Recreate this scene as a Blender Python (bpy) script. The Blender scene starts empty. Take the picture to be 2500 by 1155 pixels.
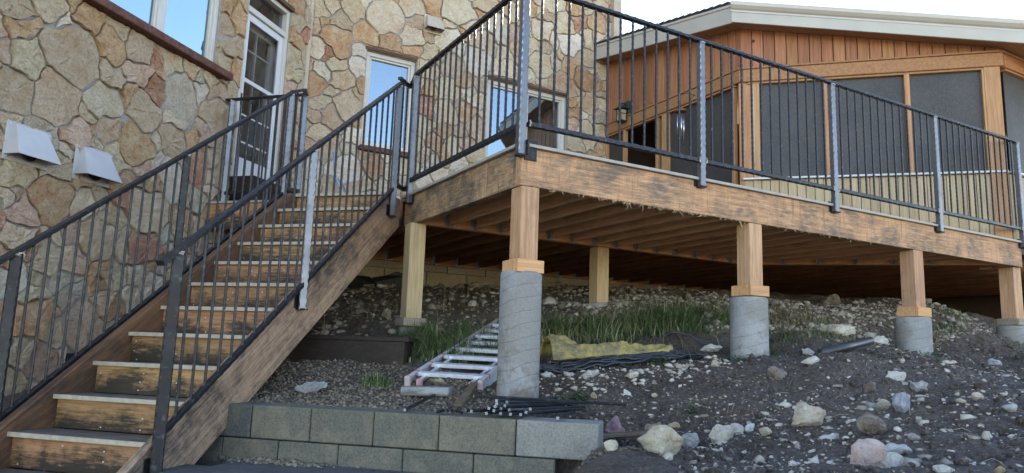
import bpy, math, random
import numpy as np
from mathutils import Vector, Matrix

random.seed(7)
rng = np.random.default_rng(11)
SC = bpy.context.scene
COL = SC.collection

# ---------------------------------------------------------------- camera
# world: X and Y run along the two faces of the deck, Z up, origin at the photographer's eye
cam_d = bpy.data.cameras.new('camera'); cam = bpy.data.objects.new('camera', cam_d); COL.objects.link(cam)
Mc = Matrix(((0.8687, -0.1074, -0.4834), (-0.4940, -0.1211, -0.8610), (0.0340, 0.9868, -0.1583)))
Mc = Mc.to_quaternion().normalized().to_matrix()
cam.matrix_world = Mc.to_4x4()
cam_d.sensor_fit = 'HORIZONTAL'; cam_d.sensor_width = 36.0; cam_d.lens = 25.47
cam_d.clip_start = 0.05; cam_d.clip_end = 3000
SC.camera = cam
SC.cycles.max_bounces = 12; SC.cycles.diffuse_bounces = 7; SC.cycles.glossy_bounces = 5; SC.cycles.transparent_max_bounces = 16

# ---------------------------------------------------------------- sky and sun (behind the house, scene in open shade)
SUN_AZ, SUN_EL = 39.5, 24.0          # degrees; azimuth counter-clockwise from +X
world = bpy.data.worlds.new('World'); SC.world = world; world.use_nodes = True
wt = world.node_tree; wt.nodes.clear()
sky = wt.nodes.new('ShaderNodeTexSky'); sky.sky_type = 'NISHITA'; sky.sun_disc = False
sky.sun_elevation = math.radians(SUN_EL); sky.sun_rotation = math.radians(90 - SUN_AZ)
sky.air_density = 1.0; sky.dust_density = 0.0; sky.ozone_density = 1.0; sky.altitude = 2000
bg = wt.nodes.new('ShaderNodeBackground'); bg.inputs[1].default_value = 0.14
wo = wt.nodes.new('ShaderNodeOutputWorld')
wt.links.new(sky.outputs[0], bg.inputs[0]); wt.links.new(bg.outputs[0], wo.inputs[0])
sd = bpy.data.lights.new('sun', 'SUN'); sd.energy = 5.0; sd.angle = math.radians(0.5); sd.color = (1.0, 0.94, 0.85)
sun = bpy.data.objects.new('sun', sd); COL.objects.link(sun)
ce = math.cos(math.radians(SUN_EL))
sdir = Vector((ce*math.cos(math.radians(SUN_AZ)), ce*math.sin(math.radians(SUN_AZ)), math.sin(math.radians(SUN_EL))))
sun.rotation_euler = sdir.to_track_quat('Z', 'Y').to_euler(); sun.location = (8, 8, 9)
vs = SC.view_settings
vs.view_transform = 'Standard'; vs.look = 'None'; vs.gamma = 1.0; vs.use_curve_mapping = False
vs.exposure = 2.42
vs.use_white_balance = True; vs.white_balance_temperature = 7500; vs.white_balance_tint = 15   # the camera's balance for open shade

# ---------------------------------------------------------------- material helpers
class NT:
    def __init__(s, name):
        s.m = bpy.data.materials.new(name); s.m.use_nodes = True
        s.t = s.m.node_tree; s.t.nodes.clear()
        s.out = s.n('ShaderNodeOutputMaterial')
    def n(s, t, **kw):
        x = s.t.nodes.new(t)
        for k, v in kw.items(): setattr(x, k, v)
        return x
    def l(s, a, b): s.t.links.new(a, b)
    def coord(s, scale=(1, 1, 1), rand=True, obj=True):
        tc = s.n('ShaderNodeTexCoord'); mp = s.n('ShaderNodeMapping'); mp.inputs['Scale'].default_value = scale
        src = tc.outputs['Object']
        if rand:
            oi = s.n('ShaderNodeObjectInfo'); mu = s.n('ShaderNodeMath', operation='MULTIPLY'); mu.inputs[1].default_value = 37.0
            s.l(oi.outputs['Random'], mu.inputs[0])
            ad = s.n('ShaderNodeVectorMath', operation='ADD'); s.l(src, ad.inputs[0]); s.l(mu.outputs[0], ad.inputs[1]); src = ad.outputs[0]
        s.l(src, mp.inputs[0]); return mp.outputs[0]
    def world(s, scale=(1, 1, 1)):
        g = s.n('ShaderNodeNewGeometry'); mp = s.n('ShaderNodeMapping'); mp.inputs['Scale'].default_value = scale
        s.l(g.outputs['Position'], mp.inputs[0]); return mp.outputs[0]
    def noise(s, vec, scale, detail=6, rough=.6, dist=0.0):
        x = s.n('ShaderNodeTexNoise'); x.inputs['Scale'].default_value = scale; x.inputs['Detail'].default_value = detail
        x.inputs['Roughness'].default_value = rough; x.inputs['Distortion'].default_value = dist
        s.l(vec, x.inputs['Vector']); return x.outputs['Fac']
    def voro(s, vec, scale, feature='F1', out='Distance'):
        x = s.n('ShaderNodeTexVoronoi', feature=feature); x.inputs['Scale'].default_value = scale; s.l(vec, x.inputs['Vector']); return x.outputs[out]
    def ramp(s, fac, stops):
        x = s.n('ShaderNodeValToRGB'); r = x.color_ramp
        while len(r.elements) < len(stops): r.elements.new(.5)
        for e, (p, c) in zip(r.elements, stops):
            e.position = p; e.color = (c, c, c, 1) if isinstance(c, (int, float)) else (*c, 1)
        s.l(fac, x.inputs[0]); return x.outputs[0]
    def mix(s, fac, a, b, mode='MIX'):
        x = s.n('ShaderNodeMix', data_type='RGBA', blend_type=mode); x.clamp_result = False
        for sock, v in ((x.inputs[0], fac), (x.inputs[6], a), (x.inputs[7], b)):
            if isinstance(v, (int, float)): sock.default_value = v
            elif isinstance(v, tuple): sock.default_value = (*v, 1)
            else: s.l(v, sock)
        return x.outputs[2]
    def math(s, op, a, b=0.0):
        x = s.n('ShaderNodeMath', operation=op)
        for sock, v in ((x.inputs[0], a), (x.inputs[1], b)):
            if isinstance(v, (int, float)): sock.default_value = v
            else: s.l(v, sock)
        return x.outputs[0]
    def vary(s, col, amt=.15, hue=0.0):
        oi = s.n('ShaderNodeObjectInfo'); hs = s.n('ShaderNodeHueSaturation')
        mr = s.n('ShaderNodeMapRange'); mr.inputs[3].default_value = 1-amt; mr.inputs[4].default_value = 1+amt
        s.l(oi.outputs['Random'], mr.inputs[0]); s.l(mr.outputs[0], hs.inputs['Value'])
        if hue:
            f = s.math('FRACT', s.math('MULTIPLY', oi.outputs['Random'], 7.31)); m2 = s.n('ShaderNodeMapRange')
            m2.inputs[3].default_value = .5-hue; m2.inputs[4].default_value = .5+hue; s.l(f, m2.inputs[0]); s.l(m2.outputs[0], hs.inputs['Hue'])
        s.l(col, hs.inputs['Color']); return hs.outputs[0]
    def done(s, col, rough=.7, metal=0.0, bump=None, bstr=.3, bdist=.01, spec=.5):
        b = s.n('ShaderNodeBsdfPrincipled')
        for nm, v in (('Base Color', col), ('Roughness', rough), ('Metallic', metal), ('Specular IOR Level', spec)):
            if isinstance(v, (int, float)): b.inputs[nm].default_value = v
            elif isinstance(v, tuple): b.inputs[nm].default_value = (*v, 1)
            else: s.l(v, b.inputs[nm])
        if bump is not None:
            bp = s.n('ShaderNodeBump'); bp.inputs['Strength'].default_value = bstr; bp.inputs['Distance'].default_value = bdist
            s.l(bump, bp.inputs['Height']); s.l(bp.outputs[0], b.inputs['Normal'])
        s.l(b.outputs[0], s.out.inputs[0]); return s.m

def m_plain(name, col, rough=.5, metal=0.0, amt=.12, sc=14, bstr=.15, spec=.5):
    t = NT(name); v = t.coord(); n = t.noise(v, sc, 5)
    a = tuple(c*(1-amt*1.6) for c in col); b = tuple(min(1, c*(1+amt)) for c in col)
    c = t.vary(t.ramp(n, [(.3, a), (.7, b)]), .05)
    return t.done(c, rough, metal, n, bstr, .004, spec)

def m_wood(name, light, dark, axis='X', stain=.5, stain_col=(.035, .030, .026), streak=.0, rough=.75, vary=.12, ring=1.0, stain_lo=.5, bumpy=.3, low=0.0, warm=(1.05, .95, .82)):
    """sawn timber: grain along an axis, knots, and grey-black mildew in patches"""
    t = NT(name); st = 22.0; light = tuple(a*b for a, b in zip(light, warm)); dark = tuple(a*b for a, b in zip(dark, warm))
    sc = {'X': (1.0, st, st), 'Y': (st, 1.0, st), 'Z': (st, st, 1.0)}[axis]
    v = t.coord(sc); g = t.noise(v, 1.6, 7, .62, .35)
    fine = t.noise(t.coord({'X': (2, 120, 120), 'Y': (120, 2, 120), 'Z': (120, 120, 2)}[axis]), 1.6, 3, .7)
    col = t.ramp(g, [(.36, dark), (.5, tuple((a+b)/2 for a, b in zip(light, dark))), (.62, light)])
    kv = t.coord({'X': (1.6, 4, 4), 'Y': (4, 1.6, 4), 'Z': (4, 4, 1.6)}[axis])
    kn = t.ramp(t.voro(kv, .9), [(.05, 1.0), (.11, 0.0)])
    col = t.mix(t.math('MULTIPLY', kn, .75*ring), col, tuple(c*.45 for c in dark))
    col = t.mix(.36, col, t.ramp(fine, [(.38, tuple(c*.42 for c in dark)), (.60, light)]))
    p = t.noise(t.coord(), 2.3, 8, .68, .4)
    q = t.noise(t.coord({'X': (9, 60, 60), 'Y': (60, 9, 60), 'Z': (60, 60, 9)}[axis]), 1.0, 5, .75)
    pq = t.math('ADD', t.math('MULTIPLY', p, .62), t.math('MULTIPLY', q, .38))
    if low:      # damp rises from the lower edge of the board
        tg = t.n('ShaderNodeTexCoord'); sp_ = t.n('ShaderNodeSeparateXYZ'); t.l(tg.outputs['Generated'], sp_.inputs[0])
        pq = t.math('ADD', pq, t.math('MULTIPLY', t.math('SUBTRACT', .55, sp_.outputs[2]), low))
    s1 = t.ramp(pq, [(stain_lo, 0.0), (stain_lo+.13, 1.0)])
    s1 = t.math('MULTIPLY', s1, stain)
    if streak:
        k = t.noise(t.coord((48, 48, 2.2)), 1.0, 7, .78, .2)
        k = t.math('MULTIPLY', t.ramp(k, [(.5, 0.0), (.66, 1.0)]), streak); s1 = t.math('MAXIMUM', s1, k)
    col = t.mix(s1, col, stain_col)
    col = t.vary(col, vary, .008)
    h = t.math('ADD', t.math('MULTIPLY', fine, .6), g)
    return t.done(col, rough, 0.0, h, bumpy, .006, .3)

def m_steel(name, col, rough=.38, metal=.85, wear=(.3, .31, .33)):
    t = NT(name); v = t.coord((1, 1, 1)); n = t.noise(v, 26, 6, .65); n2 = t.noise(v, 5, 5, .6)
    c = t.mix(t.ramp(n, [(.56, 0.0), (.70, .8)]), col, wear)
    c = t.mix(t.ramp(n2, [(.58, 0.0), (.74, .35)]), c, (.09, .05, .03))
    r = t.ramp(n2, [(.3, rough-.1), (.7, rough+.14)])
    return t.done(c, r, metal, n, .35, .004)

STONE_COL = {
 't': ((.46, .375, .285), (.37, .28, .20), (.51, .435, .35)),
 'y': ((.50, .44, .325), (.41, .33, .22), (.55, .51, .42)),
 'c': ((.55, .49, .395), (.44, .375, .28), (.62, .57, .49)),
 'o': ((.46, .29, .17), (.33, .175, .09), (.54, .42, .29)),
 'r': ((.39, .19, .13), (.25, .105, .07), (.50, .36, .28)),
 'p': ((.49, .36, .295), (.37, .235, .185), (.57, .48, .42)),
 'w': ((.63, .60, .55), (.52, .46, .385), (.68, .66, .63)),
 'g': ((.43, .41, .35), (.33, .30, .24), (.50, .49, .45)),
}
def m_stone(name, cols, sc=1.0, soil=0.0):
    """broken limestone: mottled body, ochre veins, pits"""
    t = NT(name); v = t.coord(); b, d, l = cols
    n1 = t.noise(v, 8*sc, 10, .76, .25); n2 = t.noise(v, 3.2*sc, 8, .72, .35); n3 = t.noise(v, 42*sc, 7, .82)
    c = t.ramp(n1, [(.34, d), (.48, b), (.64, l)])
    c = t.mix(t.ramp(n2, [(.50, 0.0), (.72, .75)]), c, tuple(x*y for x, y in zip(b, (.88, .62, .42))))
    c = t.mix(t.math('MULTIPLY', t.ramp(n3, [(.53, 0.0), (.63, 1.0)]), .65), c, tuple(x*.36 for x in b))  # dark specks: grime plus cavity shade put into the colour
    c = t.mix(t.math('MULTIPLY', t.ramp(n3, [(.34, 1.0), (.45, 0.0)]), .5), c, tuple(min(.75, x*1.3) for x in l))
    if soil:
        s = t.noise(v, 9*sc, 5, .7); c = t.mix(t.math('MULTIPLY', t.ramp(s, [(.46, 0.0), (.62, 1.0)]), soil), c, (.09, .072, .06))
    c = t.vary(c, .11, .006)
    h = t.math('ADD', t.math('MULTIPLY', n1, 1.3), t.math('MULTIPLY', n3, .45))
    return t.done(c, .88, 0.0, h, 1.0, .045, .25)
TAN = STONE_COL['t']
MS = {k: m_stone('limestone_'+k, tuple(tuple(min(.8, (x*.80+y*.20)*f) for x, y, f in zip(c_, d_, (1.25, 1.18, 1.06))) for c_, d_ in zip(v, TAN))) for k, v in STONE_COL.items()}

def m_concrete(name, lo, hi, lines=False, wet=(.0), sc=1.0, patch=None):
    t = NT(name); v = t.coord(); n = t.noise(v, 5*sc, 7, .65, .3); f = t.noise(v, 60*sc, 5, .8)
    c = t.ramp(n, [(.33, lo), (.62, hi)])
    if patch: c = t.mix(t.ramp(t.noise(v, 3.2*sc, 3, .5), [(.5, 0.0), (.56, .75)]), c, patch)
    c = t.mix(.16 if lines else .42, c, t.ramp(f, [(.38, tuple(x*.4 for x in lo)), (.60, tuple(min(.8, x*1.15) for x in hi))]))
    h = t.math('ADD', n, t.math('MULTIPLY', f, .5))
    if lines:
        x = t.n('ShaderNodeTexWave', wave_type='BANDS', bands_direction='Z'); x.inputs['Scale'].default_value = 3.6
        x.inputs['Distortion'].default_value = 2.4; x.inputs['Detail'].default_value = 2
        vc = t.coord((1, 1, 1)); mpr = t.n('ShaderNodeMapping'); mpr.inputs['Rotation'].default_value = (.18, .22, 0); t.l(vc, mpr.inputs[0]); t.l(mpr.outputs[0], x.inputs['Vector'])
        w = t.ramp(x.outputs['Fac'], [(.0, 0.0), (.05, 1.0)]); c = t.mix(t.math('MULTIPLY', t.math('MULTIPLY', t.math('SUBTRACT', 1.0, w), t.ramp(t.noise(v, 4, 3), [(.40, 0.0), (.65, 1.0)])), .42), c, tuple(q*.55 for q in lo)); h = t.math('ADD', h, w)
        tg = t.n('ShaderNodeTexCoord'); sp_ = t.n('ShaderNodeSeparateXYZ'); t.l(tg.outputs['Generated'], sp_.inputs[0])
        mud = t.ramp(t.math('SUBTRACT', t.math('MULTIPLY', t.noise(v, 7, 7, .7), 1.0), t.math('MULTIPLY', sp_.outputs[2], .55)), [(.22, 0.0), (.36, .8)]); c = t.mix(mud, c, (.13, .105, .085))
        pit = t.ramp(t.voro(v, 28), [(.06, 1.0), (.10, 0.0)]); pn = t.ramp(t.noise(v, 6, 2), [(.5, 0.0), (.6, 1.0)])
        c = t.mix(t.math('MULTIPLY', t.math('MULTIPLY', pit, pn), .8), c, (.05, .05, .05))
    c = t.vary(c, .07)
    return t.done(c, .8, 0.0, h, .45, .008, .35)

M = {}
M['mortar'] = m_concrete('mortar', (.27, .265, .255), (.37, .365, .355), sc=2)
M['pier'] = m_concrete('pier_concrete', (.20, .21, .215), (.31, .315, .31), lines=True, patch=(.22, .205, .18))
M['block'] = m_concrete('split_block', (.085, .085, .072), (.19, .168, .12), sc=1.3, patch=(.09, .095, .085))
M['blockpale'] = m_concrete('split_block_pale', (.18, .18, .165), (.30, .285, .24), sc=1.3, patch=(.24, .24, .225))
M['blockdark'] = m_concrete('split_block_dark', (.045, .047, .045), (.125, .12, .10), sc=1.3, patch=(.06, .07, .075))
M['found'] = m_concrete('foundation', (.33, .28, .19), (.43, .37, .27), sc=1.0)
M['paver'] = m_concrete('paver_dark', (.045, .048, .05), (.10, .10, .10), sc=1.5)
M['rim_x'] = m_wood('rim_timber_x', (.60, .385, .24), (.40, .22, .125), 'X', stain=.80, stain_col=(.075, .075, .07), streak=.7, stain_lo=.45)
M['rim_y'] = m_wood('rim_timber_y', (.46, .34, .21), (.30, .20, .115), 'Y', stain=.85, stain_col=(.05, .05, .045), streak=1.0, stain_lo=.45)
M['post'] = m_wood('post_fir', (.59, .39, .28), (.39, .215, .135), 'Z', stain=.55, stain_col=(.20, .12, .075), stain_lo=.51, streak=.25)
M['postpale'] = m_wood('post_fir_pale', (.56, .46, .32), (.42, .32, .20), 'Z', stain=.5, stain_col=(.22, .17, .115), stain_lo=.52, streak=.3)
M['collar'] = m_wood('collar_fir', (.64, .42, .24), (.50, .28, .14), 'X', stain=.12, stain_lo=.56, vary=.1)
M['collarold'] = m_wood('collar_weathered', (.33, .31, .27), (.22, .20, .17), 'X', stain=.5, stain_lo=.5)
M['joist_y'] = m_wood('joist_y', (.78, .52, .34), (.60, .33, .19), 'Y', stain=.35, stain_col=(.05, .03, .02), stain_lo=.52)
M['joist_shaded'] = m_wood('joist_shaded', (.36, .18, .10), (.20, .09, .05), 'Y', stain=.4, stain_col=(.03, .02, .015), stain_lo=.5)  # dark stained joist wood with the back bay's shade put into its colour
M['joist_x'] = m_wood('joist_x', (.70, .42, .22), (.55, .28, .12), 'X', stain=.25, stain_col=(.1, .05, .03), stain_lo=.55)
M['deckboard'] = m_wood('deck_board', (.26, .14, .085), (.16, .08, .045), 'X', stain=.3, vary=.2)  # base colour darkened to paint in the shade between the joists
M['composite'] = m_plain('composite_edge', (.34, .32, .285), .6, amt=.10)
M['tread'] = m_plain('composite_tread', (.13, .115, .10), .55, amt=.25, sc=9)
M['nosing'] = m_plain('tread_nosing', (.42, .365, .28), .5, amt=.14, sc=30)
M['riser'] = m_wood('riser_cedar', (.47, .285, .155), (.28, .155, .078), 'X', stain=.97, stain_col=(.028, .024, .018), streak=0.0, stain_lo=.435, rough=.6, vary=.14, low=.17)
M['stringer'] = m_wood('stringer_fir', (.50, .37, .265), (.30, .20, .13), 'X', stain=.9, stain_col=(.055, .048, .042), stain_lo=.455, streak=.45, warm=(1.0, .95, .86))
M['stringerdark'] = m_wood('stringer_dark', (.24, .135, .075), (.12, .07, .045), 'X', stain=.75, stain_lo=.46)
M['steel'] = m_steel('rail_steel', (.020, .021, .025), .36, .45, (.10, .105, .12))
M['steelpost'] = m_steel('post_steel', (.18, .187, .20), .37, .88, (.08, .083, .09))
M['steelbright'] = m_steel('post_steel_bright', (.20, .21, .23), .40, .85, (.10, .105, .115))
M['steeldark'] = m_steel('post_steel_dark', (.022, .023, .025), .45, .5, (.09, .095, .10))
M['weld'] = m_plain('weld_bead', (.42, .38, .30), .45, .7, .35, 60)
M['siding'] = m_wood('siding_cedar', (.40, .20, .115), (.25, .11, .058), 'Z', stain=.12, stain_col=(.17, .08, .04), stain_lo=.54, vary=.2, rough=.6)
M['porchbeam'] = m_wood('porch_beam', (.43, .23, .125), (.28, .135, .07), 'X', stain=.16, stain_col=(.14, .08, .05), stain_lo=.55, rough=.6)
M['porchpost'] = m_wood('porch_post', (.50, .31, .175), (.35, .19, .095), 'Z', stain=.18, stain_col=(.18, .10, .06), stain_lo=.54, rough=.6)
M['kneeboard'] = m_wood('knee_wall_board', (.56, .49, .36), (.44, .365, .24), 'Z', stain=.14, stain_col=(.25, .2, .14), stain_lo=.55, vary=.10)
M['soffit'] = m_wood('soffit_board', (.42, .25, .14), (.30, .16, .08), 'X', stain=.1, stain_lo=.55)
M['fascia'] = m_plain('fascia_paint', (.44, .42, .36), .45, amt=.05, sc=3)
M['gutter'] = m_plain('gutter_metal', (.47, .44, .38), .3, .0, amt=.04, sc=3)
M['cap'] = m_plain('sill_cap_metal', (.50, .50, .49), .35, .2, amt=.08)
M['roofing'] = m_plain('roof_metal', (.12, .11, .10), .5, .3)
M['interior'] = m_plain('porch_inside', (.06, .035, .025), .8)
M['vinyl'] = m_plain('window_vinyl', (.54, .52, .47), .35, amt=.04, sc=6)
M['white'] = m_plain('door_white', (.58, .59, .60), .35, amt=.03, sc=6)
M['sill'] = m_stone('sill_sandstone', ((.20, .095, .075), (.13, .06, .048), (.27, .14, .11)), 1.5)
M['darkwood'] = m_wood('dark_lintel', (.16, .085, .05), (.07, .04, .028), 'X', stain=.4)
M['beige'] = m_plain('beige_trim', (.42, .355, .265), .55, amt=.10, sc=8)
M['ventwhite'] = m_plain('vent_white', (.44, .44, .44), .45, amt=.06, sc=5)
M['venttan'] = m_plain('vent_tan', (.47, .40, .31), .5, amt=.08)
M['black'] = m_plain('black_plastic', (.012, .012, .014), .5)
M['membrane'] = m_plain('black_membrane', (.016, .016, .018), .55, amt=.3, bstr=.5)
M['blind'] = m_plain('blind_slat', (.72, .70, .64), .6, amt=.03)
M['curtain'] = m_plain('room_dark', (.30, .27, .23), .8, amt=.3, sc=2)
M['lanternmetal'] = m_plain('lantern_green', (.03, .06, .05), .45, .4)
M['lanternglass'] = m_plain('lantern_glass', (.42, .34, .19), .25)
M['chime'] = m_plain('chime_metal', (.62, .66, .75), .22, .9)
M['chimewood'] = m_plain('chime_wood', (.17, .07, .035), .5)
M['alu'] = m_plain('ladder_aluminium', (.66, .68, .72), .42, .35, amt=.10, sc=20)
M['pinkcap'] = m_plain('ladder_cap_faded', (.48, .24, .28), .6, amt=.22, sc=30)
M['palecap'] = m_plain('ladder_foot_worn', (.46, .38, .38), .7, amt=.2, sc=30)
M['barsteel'] = m_steel('bar_stock', (.030, .032, .040), .45, .5, (.10, .11, .13))
M['cutend'] = m_plain('cut_end', (.26, .27, .28), .5, .2, amt=.1)
M['cable'] = m_plain('cable_rubber', (.030, .034, .042), .42, amt=.35, sc=30)
M['boxwood'] = m_wood('creosote_timber', (.038, .028, .023), (.016, .013, .011), 'X', stain=.5, stain_col=(.012, .011, .01), rough=.6)
M['oldboard'] = m_wood('weathered_board', (.17, .14, .11), (.09, .075, .06), 'X', stain=.4)
M['hanger'] = m_plain('joist_hanger', (.42, .43, .42), .4, .8, amt=.2)
M['splinter'] = m_plain('wood_splinter', (.62, .50, .32), .8)
M['screw'] = m_plain('screw_head', (.75, .76, .78), .3, .4)
M['pipe'] = m_plain('black_pipe', (.03, .032, .036), .4)

def m_glass(name, tint, refl=.5, rough=.02, back=(.02, .03, .04), see=.35):
    """coated window glass: strong sky reflection, part of the room behind it shows"""
    t = NT(name); g = t.n('ShaderNodeBsdfGlossy'); g.inputs['Color'].default_value = (*tint, 1); g.inputs['Roughness'].default_value = rough
    tr = t.n('ShaderNodeBsdfTransparent'); tr.inputs['Color'].default_value = (see, see*1.02, see*1.05, 1)
    n = t.noise(t.coord((1, 1, 1)), 1.3, 2, .4)
    bp = t.n('ShaderNodeBump'); bp.inputs['Strength'].default_value = .06; bp.inputs['Distance'].default_value = .02
    t.l(n, bp.inputs['Height']); t.l(bp.outputs[0], g.inputs['Normal'])
    mx = t.n('ShaderNodeMixShader'); mx.inputs[0].default_value = refl
    t.l(tr.outputs[0], mx.inputs[1]); t.l(g.outputs[0], mx.inputs[2]); t.l(mx.outputs[0], t.out.inputs[0]); return t.m
M['glass'] = m_glass('window_glass', (.74, .93, 1.0), .34, see=.55)
M['glassblue'] = m_glass('window_glass_coated', (.68, .92, 1.0), .34, see=.3)
M['glassdoor'] = m_glass('door_glass', (.9, .95, 1.0), .07, see=.75)

def m_screen():
    t = NT('insect_screen'); d = t.n('ShaderNodeBsdfPrincipled'); v = t.coord()
    n = t.noise(v, 2.2, 4, .6); f = t.noise(v, 60, 4, .8)
    c = t.mix(.35, t.ramp(n, [(.35, (.030, .028, .027)), (.65, (.060, .054, .050))]), t.ramp(f, [(.45, (.02, .02, .022)), (.7, (.15, .14, .13))]))
    t.l(c, d.inputs['Base Color']); d.inputs['Roughness'].default_value = .55
    tr = t.n('ShaderNodeBsdfTransparent'); mx = t.n('ShaderNodeMixShader'); mx.inputs[0].default_value = .95
    t.l(tr.outputs[0], mx.inputs[1]); t.l(d.outputs[0], mx.inputs[2]); t.l(mx.outputs[0], t.out.inputs[0]); return t.m
M['screen'] = m_screen()

def m_soil():
    t = NT('soil'); v = t.world(); n = t.noise(v, 2.0, 8, .65, .4); f = t.noise(v, 38, 8, .75); g = t.noise(v, 150, 3, .7)
    c = t.ramp(n, [(.36, (.060, .043, .033)), (.5, (.115, .085, .064)), (.62, (.20, .158, .122))]); c = t.mix(t.ramp(t.noise(v, .7, 5, .6), [(.45, 0.0), (.58, .75)]), c, t.mix(f, (.11, .09, .078), (.26, .215, .18)))
    c = t.mix(.62, c, t.ramp(f, [(.40, (.014, .011, .010)), (.52, (.085, .068, .058)), (.64, (.24, .195, .155))]))
    sp = t.ramp(t.voro(v, 55), [(.10, 1.0), (.20, 0.0)]); pr = t.ramp(t.noise(v, 9, 3), [(.45, 0.0), (.6, 1.0)])
    c = t.mix(t.math('MULTIPLY', t.math('MULTIPLY', sp, pr), .85), c, (.34, .29, .22))
    geo = t.n('ShaderNodeNewGeometry'); sx = t.n('ShaderNodeSeparateXYZ'); t.l(geo.outputs['Position'], sx.inputs[0])
    # pale stony subsoil on the bank higher up the slope
    bank = t.math('MULTIPLY', t.ramp(t.math('ADD', sx.outputs[2], t.math('MULTIPLY', n, .5)), [(.36, 0.0), (.62, 1.0)]), t.ramp(t.noise(v, 20, 6, .7), [(.40, 0.0), (.56, .8)]))
    c = t.mix(bank, c, (.24, .19, .13))
    h = t.math('ADD', t.math('MULTIPLY', f, 1.0), t.math('MULTIPLY', g, .35))
    r = t.ramp(n, [(.3, .6), (.7, .95)])
    return t.done(c, r, 0.0, h, .9, .035, .35)
M['soil'] = m_soil()

def m_pebble(name, cols):
    t = NT(name); at = t.n('ShaderNodeAttribute'); at.attribute_name = 'tone'
    v = t.world(); n = t.noise(v, 70, 5, .7)
    c = t.ramp(at.outputs['Fac'], [(i/(len(cols)-1), c) for i, c in enumerate(cols)])
    c = t.mix(.3, c, t.ramp(n, [(.35, tuple(x*.4 for x in cols[0])), (.65, tuple(min(.7, x*1.2) for x in cols[-1]))]))
    return t.done(c, .85, 0.0, n, .4, .004, .3)
M['pebble_pale'] = m_pebble('pale_stones', [(.13, .105, .085), (.28, .23, .175), (.42, .37, .29), (.58, .54, .47), (.24, .22, .21)])
M['pebble_gravel'] = m_pebble('brown_gravel', [(.05, .042, .036), (.12, .095, .07), (.22, .17, .11), (.34, .29, .21), (.09, .082, .078)])
def m_grass(name, cols):
    t = NT(name); at = t.n('ShaderNodeAttribute'); at.attribute_name = 'tone'
    c = t.ramp(at.outputs['Fac'], [(i/(len(cols)-1), c) for i, c in enumerate(cols)])
    b = t.n('ShaderNodeBsdfPrincipled'); t.l(c, b.inputs['Base Color']); b.inputs['Roughness'].default_value = .6
    b.inputs['Specular IOR Level'].default_value = .3
    t.l(b.outputs[0], t.out.inputs[0]); return t.m
M['grass'] = m_grass('grass_blade', [(.030, .05, .018), (.055, .095, .03), (.09, .145, .05), (.16, .20, .09), (.42, .38, .22)])
M['drygrass'] = m_grass('dry_grass_blade', [(.06, .07, .03), (.16, .13, .07), (.27, .22, .12), (.36, .30, .18)])
M['weed'] = m_grass('weed_leaf', [(.03, .07, .03), (.07, .13, .06), (.11, .17, .09)])
def m_tarp():
    t = NT('yellow_tarp'); v = t.coord(); n = t.noise(v, 6, 6, .65, .5); f = t.noise(v, 24, 6, .7)
    c = t.ramp(n, [(.34, (.46, .37, .09)), (.46, (.30, .24, .10)), (.56, (.16, .135, .09))])
    c = t.mix(.3, c, t.ramp(f, [(.4, (.14, .115, .07)), (.62, (.62, .5, .12))]))
    return t.done(c, .7, 0.0, t.math('ADD', n, f), .5, .02, .3)
M['tarp'] = m_tarp()

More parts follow.
